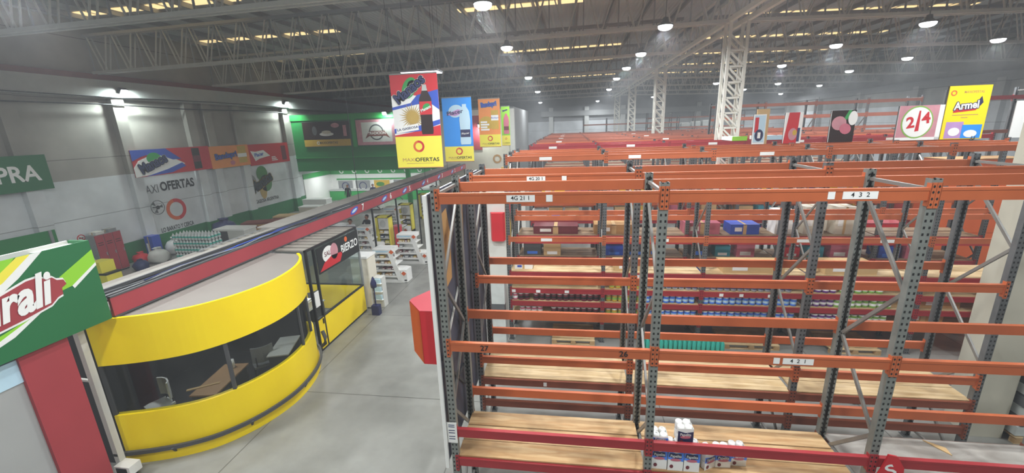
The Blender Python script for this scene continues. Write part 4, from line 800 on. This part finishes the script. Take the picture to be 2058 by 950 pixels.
mb.shape(f, [(x, y+(.03 if y > .69 else -.03)) for x, y in edge], .005, .008, 'white').shape(f, edge, .008, .012, 'red_pillar')
mb.text(f, 'Naturali', 2.4, .73, .66, .022, 'white', .035, .13, 1, 1.72, None, .5)
obj('sign_face', mb, t); obj('sign_box', MB().bb(-.4, -.36, 0, L, 0, H, 'white_dirty').bb(-.4, -.02, L-.04, L, 0, H, 'green_sign').bb(-.4, -.02, 0, L, 0, .03, 'grey').bb(-.4, -.02, L-.55, L-.04, H-.08, H-.05, 'white_dirty'), t)
o = tag(obj('gate_pillar', MB().bb(-6.6, -6.3, -.5, .12, 0, 3.03, 'red_pillar').bb(-6.62, -6.28, -.52, .14, 0, .05, 'grey_dark')), 'red rectangular pillar under the green script sign', 'pillar')
struct('wall_entrance', MB().bb(-6.5, -6.36, -6.5, -.5, 0, 2.62, 'concrete_grey').bb(-6.5, -6.34, -6.5, -.5, 2.62, 2.98, 'cyan_pale'))
# white pole with a foot box
t = thing('sensor_pole', 'white square pole with a boxy foot at the near corner of the booth', 'pole', (-6.62, .48, 0))
obj('shaft', MB().bb(-.05, .05, -.05, .05, .12, 3.03, 'white_dirty').bb(-.04, .04, -.055, -.05, .4, .45, 'black'), t)
obj('foot_box', MB().bb(.04, .36, -.16, .05, .1, .28, 'white').bb(.08, .3, -.165, -.16, .13, .25, 'black').bb(-.06, .06, -.06, .06, 0, .12, 'grey_dark').bb(.1, .3, -.12, .0, 0, .1, 'grey_dark'), t)
obj('cross_bar', MB().bar((-.05, 0, 1.95), (-.6, .02, 1.97), .04, .04, 'white_dirty'), t)
# ================================================================ YELLOW CURVED BOOTH
C = [(-6.75, .68), (-6.2, .84), (-5.7, 1.05), (-5.3, 1.33), (-4.98, 1.75), (-4.78, 2.2), (-4.67, 2.7), (-4.68, 3.2), (-4.78, 3.7), (-4.97, 4.15), (-5.2, 4.5), (-5.42, 4.72)]
def smooth(P, n=4):
    out = []
    for i in range(len(P)-1):
        p0, p1, p2, p3 = P[max(i-1, 0)], P[i], P[i+1], P[min(i+2, len(P)-1)]
        for k in range(n):
            s = k/n; out.append(tuple(.5*(2*p1[j]+(p2[j]-p0[j])*s+(2*p0[j]-5*p1[j]+4*p2[j]-p3[j])*s*s+(3*p1[j]-p0[j]-3*p2[j]+p3[j])*s**3) for j in (0, 1)))
    return out+[P[-1]]
CS = smooth(C)
def offset(P, d):
    out = []
    for i, p in enumerate(P):
        a, b = P[max(i-1, 0)], P[min(i+1, len(P)-1)]; tx, ty = b[0]-a[0], b[1]-a[1]; l = math.hypot(tx, ty); out.append((p[0]+ty/l*d, p[1]-tx/l*d))
    return out
def band(mb, P, z0, z1, th, m, mi=None):
    Q = offset(P, -th); n = len(P)
    vs = [(x, y, z) for z in (z0, z1) for x, y in P]+[(x, y, z) for z in (z0, z1) for x, y in Q]
    fs = []
    for i in range(n-1):
        fs += [(i, i+1, n+i+1, n+i), (2*n+i+1, 2*n+i, 3*n+i, 3*n+i+1), (n+i, n+i+1, 3*n+i+1, 3*n+i), (i+1, i, 2*n+i, 2*n+i+1)]
    fs += [(0, n, 3*n, 2*n), (n-1, 2*n+n-1, 3*n+n-1, n+n-1)]
    mb.add(vs, fs, m, False); return mb
t = thing('service_booth', 'curved yellow service booth with a wide dark window band', 'booth', (0, 0, 0))
obj('upper_band', band(MB(), CS, 2.1, 3.0, .06, 'yellow'), t)
obj('lower_band', band(MB(), CS, .22, 1.06, .12, 'yellow'), t)
obj('base', band(MB(), offset(CS, .03), 0, .22, .12, 'yellow'), t)
obj('bumper_rail', band(MB(), offset(CS, .1), .24, .32, .05, 'grey_dark'), t)
for k in (6, 16, 27, 38):
    p, q = offset(CS, .1)[k], offset(CS, -.02)[k]; obj('rail_bracket', MB().bar((p[0], p[1], .28), (q[0], q[1], .1), .04, .04, 'grey_dark'), t)
obj('bumper_end', MB().tube([(-5.2, 4.72, .28), (-5.05, 4.66, .4), (-4.98, 4.6, .62), (-5.05, 4.62, .8)], .05, 'grey_dark', 8), t)
gp = offset(CS, -.05)
for a, b in ((0, 15), (15, 30), (30, 36), (36, 44)):
    obj('window_pane', band(MB(), gp[a:b+1], 1.06, 2.1, .008, 'glass_dark'), t)
for k in (0, 15, 30, 36, 44):
    obj('mullion', MB().box((gp[k][0], gp[k][1], 1.58), (.06, .06, 1.04), 'grey_dark', rz=.4), t)
roof = offset(CS, -.03)+[(-6.34, 4.78), (-8.6, 4.78), (-8.6, .68)]
obj('roof', MB().prism(roof, 2.9, 2.97, 'roof_grey'), t)
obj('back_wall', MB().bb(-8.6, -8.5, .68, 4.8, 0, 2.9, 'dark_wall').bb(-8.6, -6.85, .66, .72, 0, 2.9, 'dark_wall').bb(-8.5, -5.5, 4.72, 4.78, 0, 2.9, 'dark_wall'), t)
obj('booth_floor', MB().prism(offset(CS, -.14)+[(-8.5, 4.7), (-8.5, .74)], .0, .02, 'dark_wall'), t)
def chair(x, y, rz, m, label, z=.021):
    t = thing('office_chair', label, 'chair', (x, y, z), rz)
    obj('seat', MB().prism([(-.22, -.2), (.22, -.2), (.24, .1), (.2, .22), (-.2, .22), (-.24, .1)], .43, .48, m), t)
    mb = MB(); P = [(-.24, .06), (-.15, .0), (0, -.03), (.15, 0), (.24, .06)]
    band(mb, [(x_, y_-.2) for x_, y_ in P], .58, .98, .03, m); obj('backrest', mb, t)
    for sx in (-.2, .2):
        for sy in (-.18, .18): obj('leg', MB().tube([(sx, sy, .43), (sx*1.1, sy*1.15, 0)], .014, 'grey_dark', 6), t)
    for sx in (-.16, .16): obj('back_post', MB().bar((sx, -.18, .45), (sx, -.215, .75), .03, .02, 'grey_dark'), t)
def table(x, y, rz, L, W, label, z=.021, m='desk', H=.78):
    t = thing('desk', label, 'desk', (x, y, z), rz)
    obj('top', MB().bb(-L/2, L/2, -W/2, W/2, H-.03, H, m), t)
    for sx in (-1, 1): obj('leg', MB().bb(sx*(L/2-.05)-.02, sx*(L/2-.05)+.02, -W/2+.03, W/2-.03, 0, H-.03, 'grey_dark'), t)
    obj('modesty_panel', MB().bb(-L/2+.07, L/2-.07, W/2-.06, W/2-.04, .25, H-.03, 'grey_dark'), t)
t = thing('booth_fill_light', 'small ceiling light added inside the yellow booth to brighten it', 'lamp', (-6.6, 2.6, 2.86)); obj('case', MB().bb(-.3, .3, -.1, .1, -.0, .04, 'white'), t); obj('diffuser', MB().bb(-.28, .28, -.08, .08, -.012, 0, 'led_strip'), t)  # added fill light, lifts the dark booth interior
ld = bpy.data.lights.new('lamp_light', 'AREA'); ld.shape = 'RECTANGLE'; ld.size = .5; ld.size_y = .15; ld.energy = 45; ld.color = LAMP_COL
lo = bpy.data.objects.new('lamp_light', ld); COL.objects.link(lo); lo.parent = t; lo.location = (0, 0, -.03)
chair(-7.1, 1.75, 2.75, 'white', 'white chair inside the booth at the near end of the window')
table(-6.08, 2.32, 1.75, 1.2, .55, 'brown desk just inside the booth window')
table(-5.6, 3.8, 1.9, 1.0, .5, 'small pale table at the far end of the booth', m='white_dirty')
chair(-6.0, 3.5, .8, 'grey', 'grey chair at the far end of the booth')
o = obj('paper_roll', MB().lathe((0, 0, 0), [(.02, 0), (.055, 0), (.055, .2), (.02, .2)], 'white', 12), None, (-6.15, 2.75, .802)); tag(o, 'white paper roll standing on the brown desk', 'paper roll')
o = obj('wooden_ruler', MB().box((0, 0, .0), (.6, .06, .02), 'tan'), None, (-6.2, 2.0, .812)); o.rotation_euler = (0, 0, .6); tag(o, 'pale wooden bar beside the white chair', 'bar')
# ================================================================ GLAZED OFFICE
OX, OY0, OY1 = -5.35, 4.88, 7.66
t = thing('glazed_office', 'yellow and glass office with a slatted roof and a black sign', 'office', (0, 0, 0))
obj('front_panel', MB().bb(OX-.05, OX, OY0+.36, OY1, .05, .93, 'yellow'), t)
obj('door', MB().bb(OX-.05, OX, OY0+.03, OY0+.34, .05, .93, 'yellow').bb(OX, OX+.03, OY0+.26, OY0+.29, .75, .9, 'black'), t)
obj('door_glass', MB().bb(OX-.03, OX-.02, OY0+.05, OY0+.34, .97, 2.95, 'glass'), t)
obj('front_glass', MB().bb(OX-.03, OX-.02, OY0+.38, OY1-.05, .97, 2.95, 'glass'), t)
obj('end_glass', MB().bb(-8.45, OX-.06, OY1-.02, OY1-.01, .97, 2.95, 'glass'), t)
obj('end_panel', MB().bb(-8.45, OX-.06, OY1-.05, OY1, .05, .93, 'yellow'), t)
obj('back_panel', MB().bb(-8.55, -8.45, OY0, OY1, 0, .95, 'yellow').bb(-8.55, -8.5, OY0, OY1, .95, 3, 'grey'), t)
obj('frame', MB().bb(OX-.06, OX+.01, OY0, OY1, 0, .05, 'black').bb(OX-.06, OX+.01, OY0, OY1, .93, .97, 'black').bb(OX-.06, OX+.01, OY0, OY1, 2.95, 3.0, 'black').bb(-8.45, OX, OY1-.05, OY1+.01, 2.95, 3.0, 'black').bb(-8.45, OX, OY1-.05, OY1+.01, .93, .97, 'black'), t)
for y in (OY0, OY0+.34, OY1-.05): obj('frame_post', MB().bb(OX-.06, OX+.012, y, y+.045, 0, 3.0, 'black' if y < OY1-.1 else 'grey'), t)
mb = MB()
for k in range(9): mb.bb(-8.5, OX, OY0+.1+k*.31, OY0+.1+k*.31+.19, 2.95, 2.985, 'slat')
obj('roof_slats', mb, t)
t = thing('office_sign', 'black sign with white letters and a pink ham over the office window', 'sign', (OX+.012, OY0+.42, 2.17)); f = FX((0, 0, 0))
obj('panel', MB().rect(f, 0, 2.3, 0, .74, 0, .015, 'black').text(f, 'BIERZO', 1.72, .36, .34, .02, 'white', .02, 0, 1, 1.0).disc(f, 1.55, .62, .08, .08, .015, .02, 'orange_red', 16).disc(f, .55, .45, .3, .24, .015, .018, 'white', 20).disc(f, .85, .45, .2, .24, .018, .02, 'meat', 20).shape(f, [(.05, .05), (1.1, .05), (1.3, .3), (.7, .36), (.3, .25)], .015, .02, 'red').text(f, 'SAL', .5, .47, .2, .022, 'maroon', .01), t)
table(-6.6, 6.0, 1.57, 1.4, .7, 'grey desk with a printer inside the glazed office', m='grey_light', z=.0)
t = thing('tube_light', 'tube light added under the slatted roof to brighten the glazed office', 'lamp', (-6.8, 6.2, 2.84)); obj('fitting', MB().bb(-.08, .08, -.7, .7, .03, .11, 'white'), t); obj('tube', MB().tube([(0, -.66, 0), (0, .66, 0)], .025, 'led_strip', 8), t)  # added lamp, brightens the room behind the office glass
ld = bpy.data.lights.new('lamp_light', 'AREA'); ld.shape = 'RECTANGLE'; ld.size = .1; ld.size_y = 1.3; ld.energy = 90; ld.color = LAMP_COL
lo = bpy.data.objects.new('lamp_light', ld); COL.objects.link(lo); lo.parent = t; lo.location = (0, 0, -.04)
t = thing('printer', 'white printer on the desk inside the glazed office', 'printer', (-6.55, 5.9, .78)); obj('body', MB().bb(-.25, .25, -.3, .3, 0, .22, 'white_dirty'), t); obj('lid', MB().bb(-.22, .22, -.27, .27, .22, .28, 'white'), t)
chair(-6.9, 7.0, 1.2, 'grey_dark', 'dark office chair inside the glazed office', z=0)
o = tag(obj('notice_sheet', MB().bb(OX-.02, OX-.012, OY0+.1, OY0+.3, 1.3, 1.75, 'white')), 'white notice sheet on the office door glass', 'notice')
t = thing('beige_cabinet', 'tall beige cabinet at the far corner of the glazed office', 'cabinet', (-5.5, 8.05, 0))
obj('body', MB().bb(-.3, .3, -.3, .3, .06, 1.85, 'cream').bb(-.27, .27, -.27, .27, 0, .06, 'grey_dark'), t); obj('top', MB().bb(-.33, .33, -.33, .33, 1.85, 1.92, 'white'), t); obj('door', MB().bb(.3, .315, -.28, .28, .1, 1.8, 'cream'), t)
t = thing('blue_stand', 'slim navy blue floor stand beside the beige cabinet', 'stand', (-4.85, 7.35, 0))
obj('base', MB().bb(-.13, .13, -.1, .1, 0, .34, 'navy'), t); obj('pole', MB().tube([(0, 0, .34), (0, 0, 1.25)], .02, 'navy', 8), t); obj('head', MB().lathe((0, 0, .95), [(.03, 0), (.1, .03), (.1, .18), (.05, .32), (.02, .4)], 'navy', 10), t)
t = thing('leaflet_rack', 'white leaflet rack behind the slim blue stand', 'rack', (-4.98, 7.95, 0))
obj('frame', MB().bb(-.16, .16, -.05, .25, 0, 1.1, 'white_dirty'), t)
for z in (.3, .6, .9): obj('shelf', MB().bb(-.16, .16, -.14, -.05, z, z+.02, 'white'), t); obj('leaflets', MB().bb(-.13, .13, -.12, -.07, z+.02, z+.18, 'cyan_pale'), t)
# ================================================================ CHECKOUT DISPLAYS
def display(x, y, label, h=1.42, w=1.25):
    t = thing('checkout_display', label, 'display shelf', (x, y, 0))
    obj('plinth', MB().bb(-w/2, w/2, 0, .62, 0, .12, 'white'), t)
    obj('core', MB().bb(-w/2, w/2-.42, .28, .34, .12, h, 'white'), t)
    n = 5
    for k in range(n):
        z = .26+k*(h-.42)/(n-1); xr = w/2-.1*k
        obj('shelf', MB().bb(-w/2-.06*k*0, xr-.05, 0, .62, z, z+.03, 'white').bb(-w/2, xr-.05, -.012, 0, z-.03, z+.05, 'white'), t)
        xx = -w/2+.06
        while xx < xr-.25 and k < n-1:
            wd = random.uniform(.1, .2)
            if random.random() < .75:
                hb = random.uniform(.06, .13); o = obj('product_box', MB().bb(0, wd-.02, 0, .19, 0, hb, random.choice(['grey', 'gold', 'white_dirty', 'maroon', 'card', 'silver'])).bb(.01, wd-.03, -.002, 0, hb*.3, hb*.7, 'white'), None, (x+xx, y+.03, z+.03))
                tag(o, 'small product box on the '+label, 'product', 'small products on the '+label)
            xx += wd
    obj('side_panel', MB().shape(FY((0, -.005, 0)), [(w/2-.05, .1), (w/2-.25, .1), (w/2-.62, h-.1), (w/2-.42, h-.1)], 0, .02, 'white'), t)
    obj('top_box', MB().bb(-w/2, w/2-.4, -.01, .62, h-.16, h, 'white').bb(-w/2+.02, w/2-.42, -.014, -.01, h-.13, h-.05, 'cyan_pale'), t)
    obj('end_bin', MB().prism([(w/2-.12, -.02), (w/2+.12, .02), (w/2+.14, .5), (w/2-.12, .6)], .02, .55, 'white').bb(w/2-.1, w/2+.1, -.0, .02, .08, .14, 'black'), t)
    for px, pz, py in ((w/2-.42, h-.1, -.04), (w/2+.02, .42, -.05)):
        f = FY((px, py, pz)); obj('price_diamond', MB().shape(f, [(-.15, 0), (0, -.13), (.15, 0), (0, .13)], 0, .01, 'white').shape(f, [(-.11, 0), (0, -.095), (.11, 0), (0, .095)], .01, .014, 'orange_red'), t)
display(-5.65, 10.25, 'white stepped checkout display nearest the glazed office')
display(-5.6, 12.6, 'white stepped checkout display, second along the aisle')
display(-5.3, 17.2, 'white stepped checkout display, third along the aisle', 1.6)
display(-8.35, 13.9, 'white checkout display behind the beige cabinet by the cashier', 1.45, 1.0)
display(-8.4, 17.4, 'white checkout display between the yellow cabinets', 1.75, 1.2)
def portal(x, y, label, w=.75, h=1.75):
    t = thing('yellow_cabinet', label, 'display cabinet', (x, y, 0))
    obj('frame', MB().bb(-w/2, -w/2+.14, 0, .5, 0, h, 'yellow_pale').bb(w/2-.05, w/2, 0, .5, 0, h, 'yellow_pale').bb(-w/2, w/2, 0, .5, h-.06, h, 'yellow_pale').bb(-w/2, w/2, 0, .5, 0, .15, 'yellow_pale').bb(-w/2, w/2, .45, .5, 0, h, 'yellow_pale'), t)
    f = FY((.04, .0, 0)); obj('picture', MB().rect(f, -w*.32, w*.4, h*.62, h*.95, 0, .01, 'white_dirty').disc(f, 0, h*.78, .16, .2, .01, .014, 'grey_light', 16), t)
    for k in range(3):
        z = .3+k*.27; obj('shelf', MB().bb(-w/2+.14, w/2-.05, .02, .45, z, z+.02, 'white'), t); 
        for a_, b_, h_, m_ in ((-w*.28, -.02, .15, ['grey', 'blue_dark', 'gold'][k]), (.03, w*.36, .12, ['yellow_pale', 'grey', 'white'][k])):
            o = obj('product_box', MB().bb(0, b_-a_, 0, .24, 0, h_, m_).bb(.02, b_-a_-.02, -.002, 0, h_*.3, h_*.7, 'white'), None, (x+a_, y+.06, z+.02)); tag(o, 'product box inside the '+label, 'product', 'products inside the '+label)
portal(-8.0, 14.95, 'yellow display cabinet nearest the office, by the fascia post')
portal(-8.2, 18.5, 'yellow display cabinet second along under the red fascia')
portal(-8.35, 22.3, 'yellow display cabinet furthest along under the red fascia')
portal(-4.75, 13.6, 'yellow cabinet end behind the second checkout display', .55, 1.1)
o = tag(obj('red_crate', MB().bb(-7.4, -7.1, 15.0, 15.3, 0, 1.25, 'red').bb(-7.42, -7.08, 14.98, 15.32, 1.2, 1.26, 'pink')), 'red bin between the yellow cabinets', 'bin')
# shops under the end of the fascia
for k, (x, y, w, h, m, lb) in enumerate([(-4.3, 24.5, 1.6, 2.6, 'white', 'white kiosk front under the far end of the red fascia'), (-1.7, 17.5, .7, 3.9, 'gold', 'yellow and blue end panel beside the far racks')]):
    t = thing('kiosk', lb, 'kiosk', (x, y, 0)); obj('front', MB().bb(-w/2, w/2, 0, .4, 0, h, m), t); f = FY((0, 0, 0))
    obj('sign', MB().rect(f, -w*.4, w*.4, h*.6, h*.92, 0, .01, 'green' if k == 0 else 'blue').rect(f, -w*.3, w*.3, h*.3, h*.5, 0, .01, 'cyan_pale' if k == 0 else 'red'), t)
# ================================================================ BACK AREA AGAINST THE LEFT WALL
t = thing('locker_bank', 'dark red three-door locker by the left wall', 'locker', (-19.75, 10.4, 0), 0)
obj('body', MB().bb(-.25, .2, 0, 1.15, .05, 1.9, 'grey'), t)
for k in range(3): d_ = obj('door', MB().bb(.2, .225, .02+k*.38, .37+k*.38, .08, 1.87, 'red_fascia').bb(.225, .23, .08+k*.38, .3+k*.38, 1.5, 1.53, 'black').bb(.225, .23, .08+k*.38, .3+k*.38, 1.4, 1.43, 'black'), t); obj('handle', MB().bb(.225, .245, .31+k*.38, .34+k*.38, .9, 1.05, 'galv'), d_)
obj('plinth', MB().bb(-.22, .18, .02, 1.13, 0, .05, 'black'), t)
carton(-19.75, 10.7, 1.9, .4, .35, .12, 'white_dirty', 'white carton lying on top of the red locker')
carton(-19.75, 11.25, 1.9, .35, .35, .14, 'grey', 'grey carton lying on top of the red locker')
pallet(-16.9, 13.1, 'pallet under the shrink-wrapped water bottles', 2.2, 1.2)
WB = MB().lathe((0, 0, 0), [(.07, 0), (.075, .02), (.075, .2), (.03, .27), (.02, .29), (.022, .32), (.001, .325)], 'wrap', 8).lathe((0, 0, .1), [(.077, 0), (.077, .08)], 'teal', 8).mesh('water_bottle')
for lay in range(4):
    for i in range(12):
        for j in range(4):
            o = obj('water_bottle', None, None, (-17.9+i*.18, 12.6+j*.2, .146+lay*.327), WB); tag(o, 'clear water bottle in the shrink-wrapped block by the left wall', 'bottle', 'water bottles in the wrapped block')
t = thing('chest_cooler', 'grey and white chest cooler next to the water bottles', 'cooler', (-16.6, 15.0, 0))
obj('body', MB().bb(-.9, .9, -.45, .45, .1, 1.1, 'white_dirty').bb(-.88, -.1, -.455, -.45, .15, 1.05, 'grey_dark'), t); obj('lid', MB().bb(-.93, .93, -.48, .48, 1.1, 1.18, 'white'), t)
for sx in (-.8, .8): obj('foot', MB().bb(sx-.05, sx+.05, -.4, .4, 0, .1, 'black'), t)
def planks(x, y, rz, n, m, label, L=2.4):
    t = thing('board_stack', label, 'boards', (x, y, 0), rz)
    for i in range(n): obj('board', MB().bb(-L/2+random.uniform(-.1, .1), L/2+random.uniform(-.1, .1), -.5, .5, .1+i*.12, .2+i*.12, m if i % 2 else 'rust'), t)
    obj('bearer', MB().bb(-L/2+.2, -L/2+.3, -.5, .5, 0, .1, 'ply').bb(L/2-.3, L/2-.2, -.5, .5, 0, .1, 'ply'), t)
planks(-17.8, 18.8, .3, 5, 'card', 'stack of brown boards by the green dado of the left wall')
planks(-17.6, 21.3, .2, 4, 'tan', 'stack of tan boards further along the left wall')
for k, (x, y, w, h) in enumerate([(-17.4, 23.2, 1.6, .75), (-18.2, 25.2, 2.0, .95), (-15.6, 23.8, 1.8, .8), (-14.2, 26., 2., .85)]):
    t = thing('chest_freezer', ['cream chest freezer by the stacks of boards', 'white chest freezer nearest the far corner', 'white chest freezer behind the red fascia', 'white chest freezer below the mezzanine'][k], 'freezer', (x, y, 0))
    obj('body', MB().bb(-w/2, w/2, -.4, .4, .06, h, 'cream' if k == 0 else 'white'), t); obj('lid', MB().bb(-w/2-.02, w/2+.02, -.42, .42, h, h+.07, 'white'), t); obj('kickboard', MB().bb(-w/2+.05, w/2-.05, -.36, .36, 0, .06, 'black'), t)
sack_pile(-19.6, 12.2, 0, .8, 'red', 'red sack slumped beside the locker')
sack_pile(-18.6, 11.3, 0, .7, 'blue_dark', 'blue sack on the floor in front of the locker')
sack_pile(-18.9, 12.5, 0, 1.0, 'white_dirty', 'white sack between the red sack and the water bottles')
sack_pile(-19.4, 14.0, 0, 1.2, 'white', 'large white sack against the wall behind the water bottles')
sack_pile(-18.5, 13.6, 0, 1.0, 'rust', 'brown sack behind the water bottles')
sack_pile(-19.3, 17.2, 0, 1.6, 'blue_dark', 'dark blue covered heap behind the cooler')
carton(-19.75, 13.1, 0, .45, .45, 1.2, 'blue', 'tall blue carton against the left wall below the fan')
t = thing('yellow_scrubber', 'yellow floor scrubber behind the green script sign', 'machine', (-17.8, 9.2, 0))
obj('tank', MB().bb(-.4, .4, -.3, .3, .15, .6, 'yellow_pale'), t); obj('upper_tank', MB().bb(-.4, .2, -.28, .28, .68, 1.15, 'yellow_pale'), t); obj('belt', MB().bb(-.41, .41, -.31, .31, .6, .68, 'black'), t); obj('handle', MB().bar((-.4, 0, 1.0), (-.7, 0, 1.3), .3, .05, 'galv'), t)
for s in (-.25, .25): obj('wheel', MB().tube([(s, -.32, .15), (s, .32, .15)], .15, 'black', 12), t)
# ================================================================ PEOPLE
def person(x, y, rz, label, coat, legs, arm='down', hair='hair', sit=False):
    t = thing('person', label, 'person', (x, y, 0), rz)
    J = {'pel': (0, 0, .95), 'waist': (0, 0, 1.1), 'chest': (0, .01, 1.32), 'neck': (0, 0, 1.47), 'chin': (0, -.01, 1.53), 'head': (0, -.02, 1.6), 'top': (0, 0, 1.7)}
    Rd = {'pel': .15, 'waist': .125, 'chest': .15, 'neck': .055, 'chin': .07, 'head': .095, 'top': .07}
    E = [('pel', 'waist'), ('waist', 'chest'), ('chest', 'neck'), ('neck', 'chin'), ('chin', 'head'), ('head', 'top')]
    for s, n in ((-1, 'l'), (1, 'r')):
        J['hip'+n] = (s*.1, 0, .88); Rd['hip'+n] = .095; J['knee'+n] = (s*.11, -.02, .48); Rd['knee'+n] = .06; J['ank'+n] = (s*.11, .02, .08); Rd['ank'+n] = .042; J['toe'+n] = (s*.12, -.14, .04); Rd['toe'+n] = .035
        E += [('pel', 'hip'+n), ('hip'+n, 'knee'+n), ('knee'+n, 'ank'+n), ('ank'+n, 'toe'+n)]
        J['sh'+n] = (s*.19, 0, 1.4); Rd['sh'+n] = .065
        fwd = arm == 'fwd' or (arm == 'one' and s > 0)
        J['el'+n] = (s*.25, -.12, 1.16) if fwd else (s*.25, .03, 1.12); Rd['el'+n] = .045
        J['wr'+n] = (s*.2, -.36, 1.14) if fwd else (s*.27, -.05, .87); Rd['wr'+n] = .03
        J['ha'+n] = (s*.19, -.43, 1.13) if fwd else (s*.27, -.06, .8); Rd['ha'+n] = .034
        E += [('chest', 'sh'+n), ('sh'+n, 'el'+n), ('el'+n, 'wr'+n), ('wr'+n, 'ha'+n)]
        for q in range(4):
            k = 'f%d%s' % (q, n); h = J['ha'+n]; o_ = (q-1.5)*.02
            J[k] = (h[0]+o_, h[1]-.07, h[2]-.02) if fwd else (h[0], h[1]+o_-.01, h[2]-.08+abs(q-1.5)*.008); Rd[k] = .009; E.append(('ha'+n, k))
        h = J['ha'+n]; J['th'+n] = (h[0]-s*.045, h[1]-.04, h[2]+.0) if fwd else (h[0]-s*.02, h[1]-.05, h[2]-.03); Rd['th'+n] = .01; E.append(('ha'+n, 'th'+n))
    ks = list(J); me = bpy.data.meshes.new('body'); me.from_pydata([J[k] for k in ks], [(ks.index(a), ks.index(b)) for a, b in E], [])
    ob = bpy.data.objects.new('body', me); COL.objects.link(ob); ob.modifiers.new('skin', 'SKIN'); sv = me.skin_vertices[0].data
    for i, k in enumerate(ks): sv[i].radius = (Rd[k], Rd[k]*(.75 if k in ('pel', 'waist', 'chest') else 1)); sv[i].use_root = (k == 'pel')
    sd = ob.modifiers.new('sub', 'SUBSURF'); sd.levels = sd.render_levels = 2
    dg = bpy.context.evaluated_depsgraph_get(); nm = bpy.data.meshes.new_from_object(ob.evaluated_get(dg)); ob.modifiers.clear(); ob.data = nm
    for m in (coat, legs, 'skin', 'black'): nm.materials.append(MATS[m])
    for p in nm.polygons:
        c = p.center; arm_ = abs(c.x) > .17 and c.z < 1.3
        hand = arm_ and ((c.y < -.33) or (c.z < .86 and abs(c.x) > .22))
        p.material_index = 2 if (c.z > 1.47 or hand) else (3 if c.z < .1 else (1 if c.z < .96 and not arm_ else 0)); p.use_smooth = True
    ob.parent = t
    obj('hair', MB().lathe((0, .028, 1.6), [(.07, -.06), (.093, .0), (.1, .05), (.092, .09), (.06, .122), (.001, .132)], hair, 14), t)
    mb = MB().lathe((-.035, -.112, 1.615), [(.001, -.012), (.012, 0), (.001, .012)], 'black', 8).lathe((.035, -.112, 1.615), [(.001, -.012), (.012, 0), (.001, .012)], 'black', 8).bar((0, -.11, 1.61), (0, -.13, 1.575), .022, .022, 'skin').bar((-.025, -.108, 1.545), (.025, -.108, 1.545), .01, .012, 'maroon').box((-.105, .0, 1.6), (.02, .04, .06), 'skin').box((.105, .0, 1.6), (.02, .04, .06), 'skin')
    obj('face', mb, t)
person(-9.15, 15.6, -.3, 'person in dark clothes reaching forward at the checkout', 'coat_dark', 'denim', 'fwd')
person(-9.5, 14.5, .4, 'person in a white top standing by the checkout', 'coat_white', 'denim')
person(-17.1, 28.0, 0., 'person in a black coat standing at the far shopfront', 'coat_dark', 'coat_dark')
person(-14.9, 28.2, .5, 'person in dark blue standing by the yellow shopfront poster', 'blue_dark', 'denim', 'one')
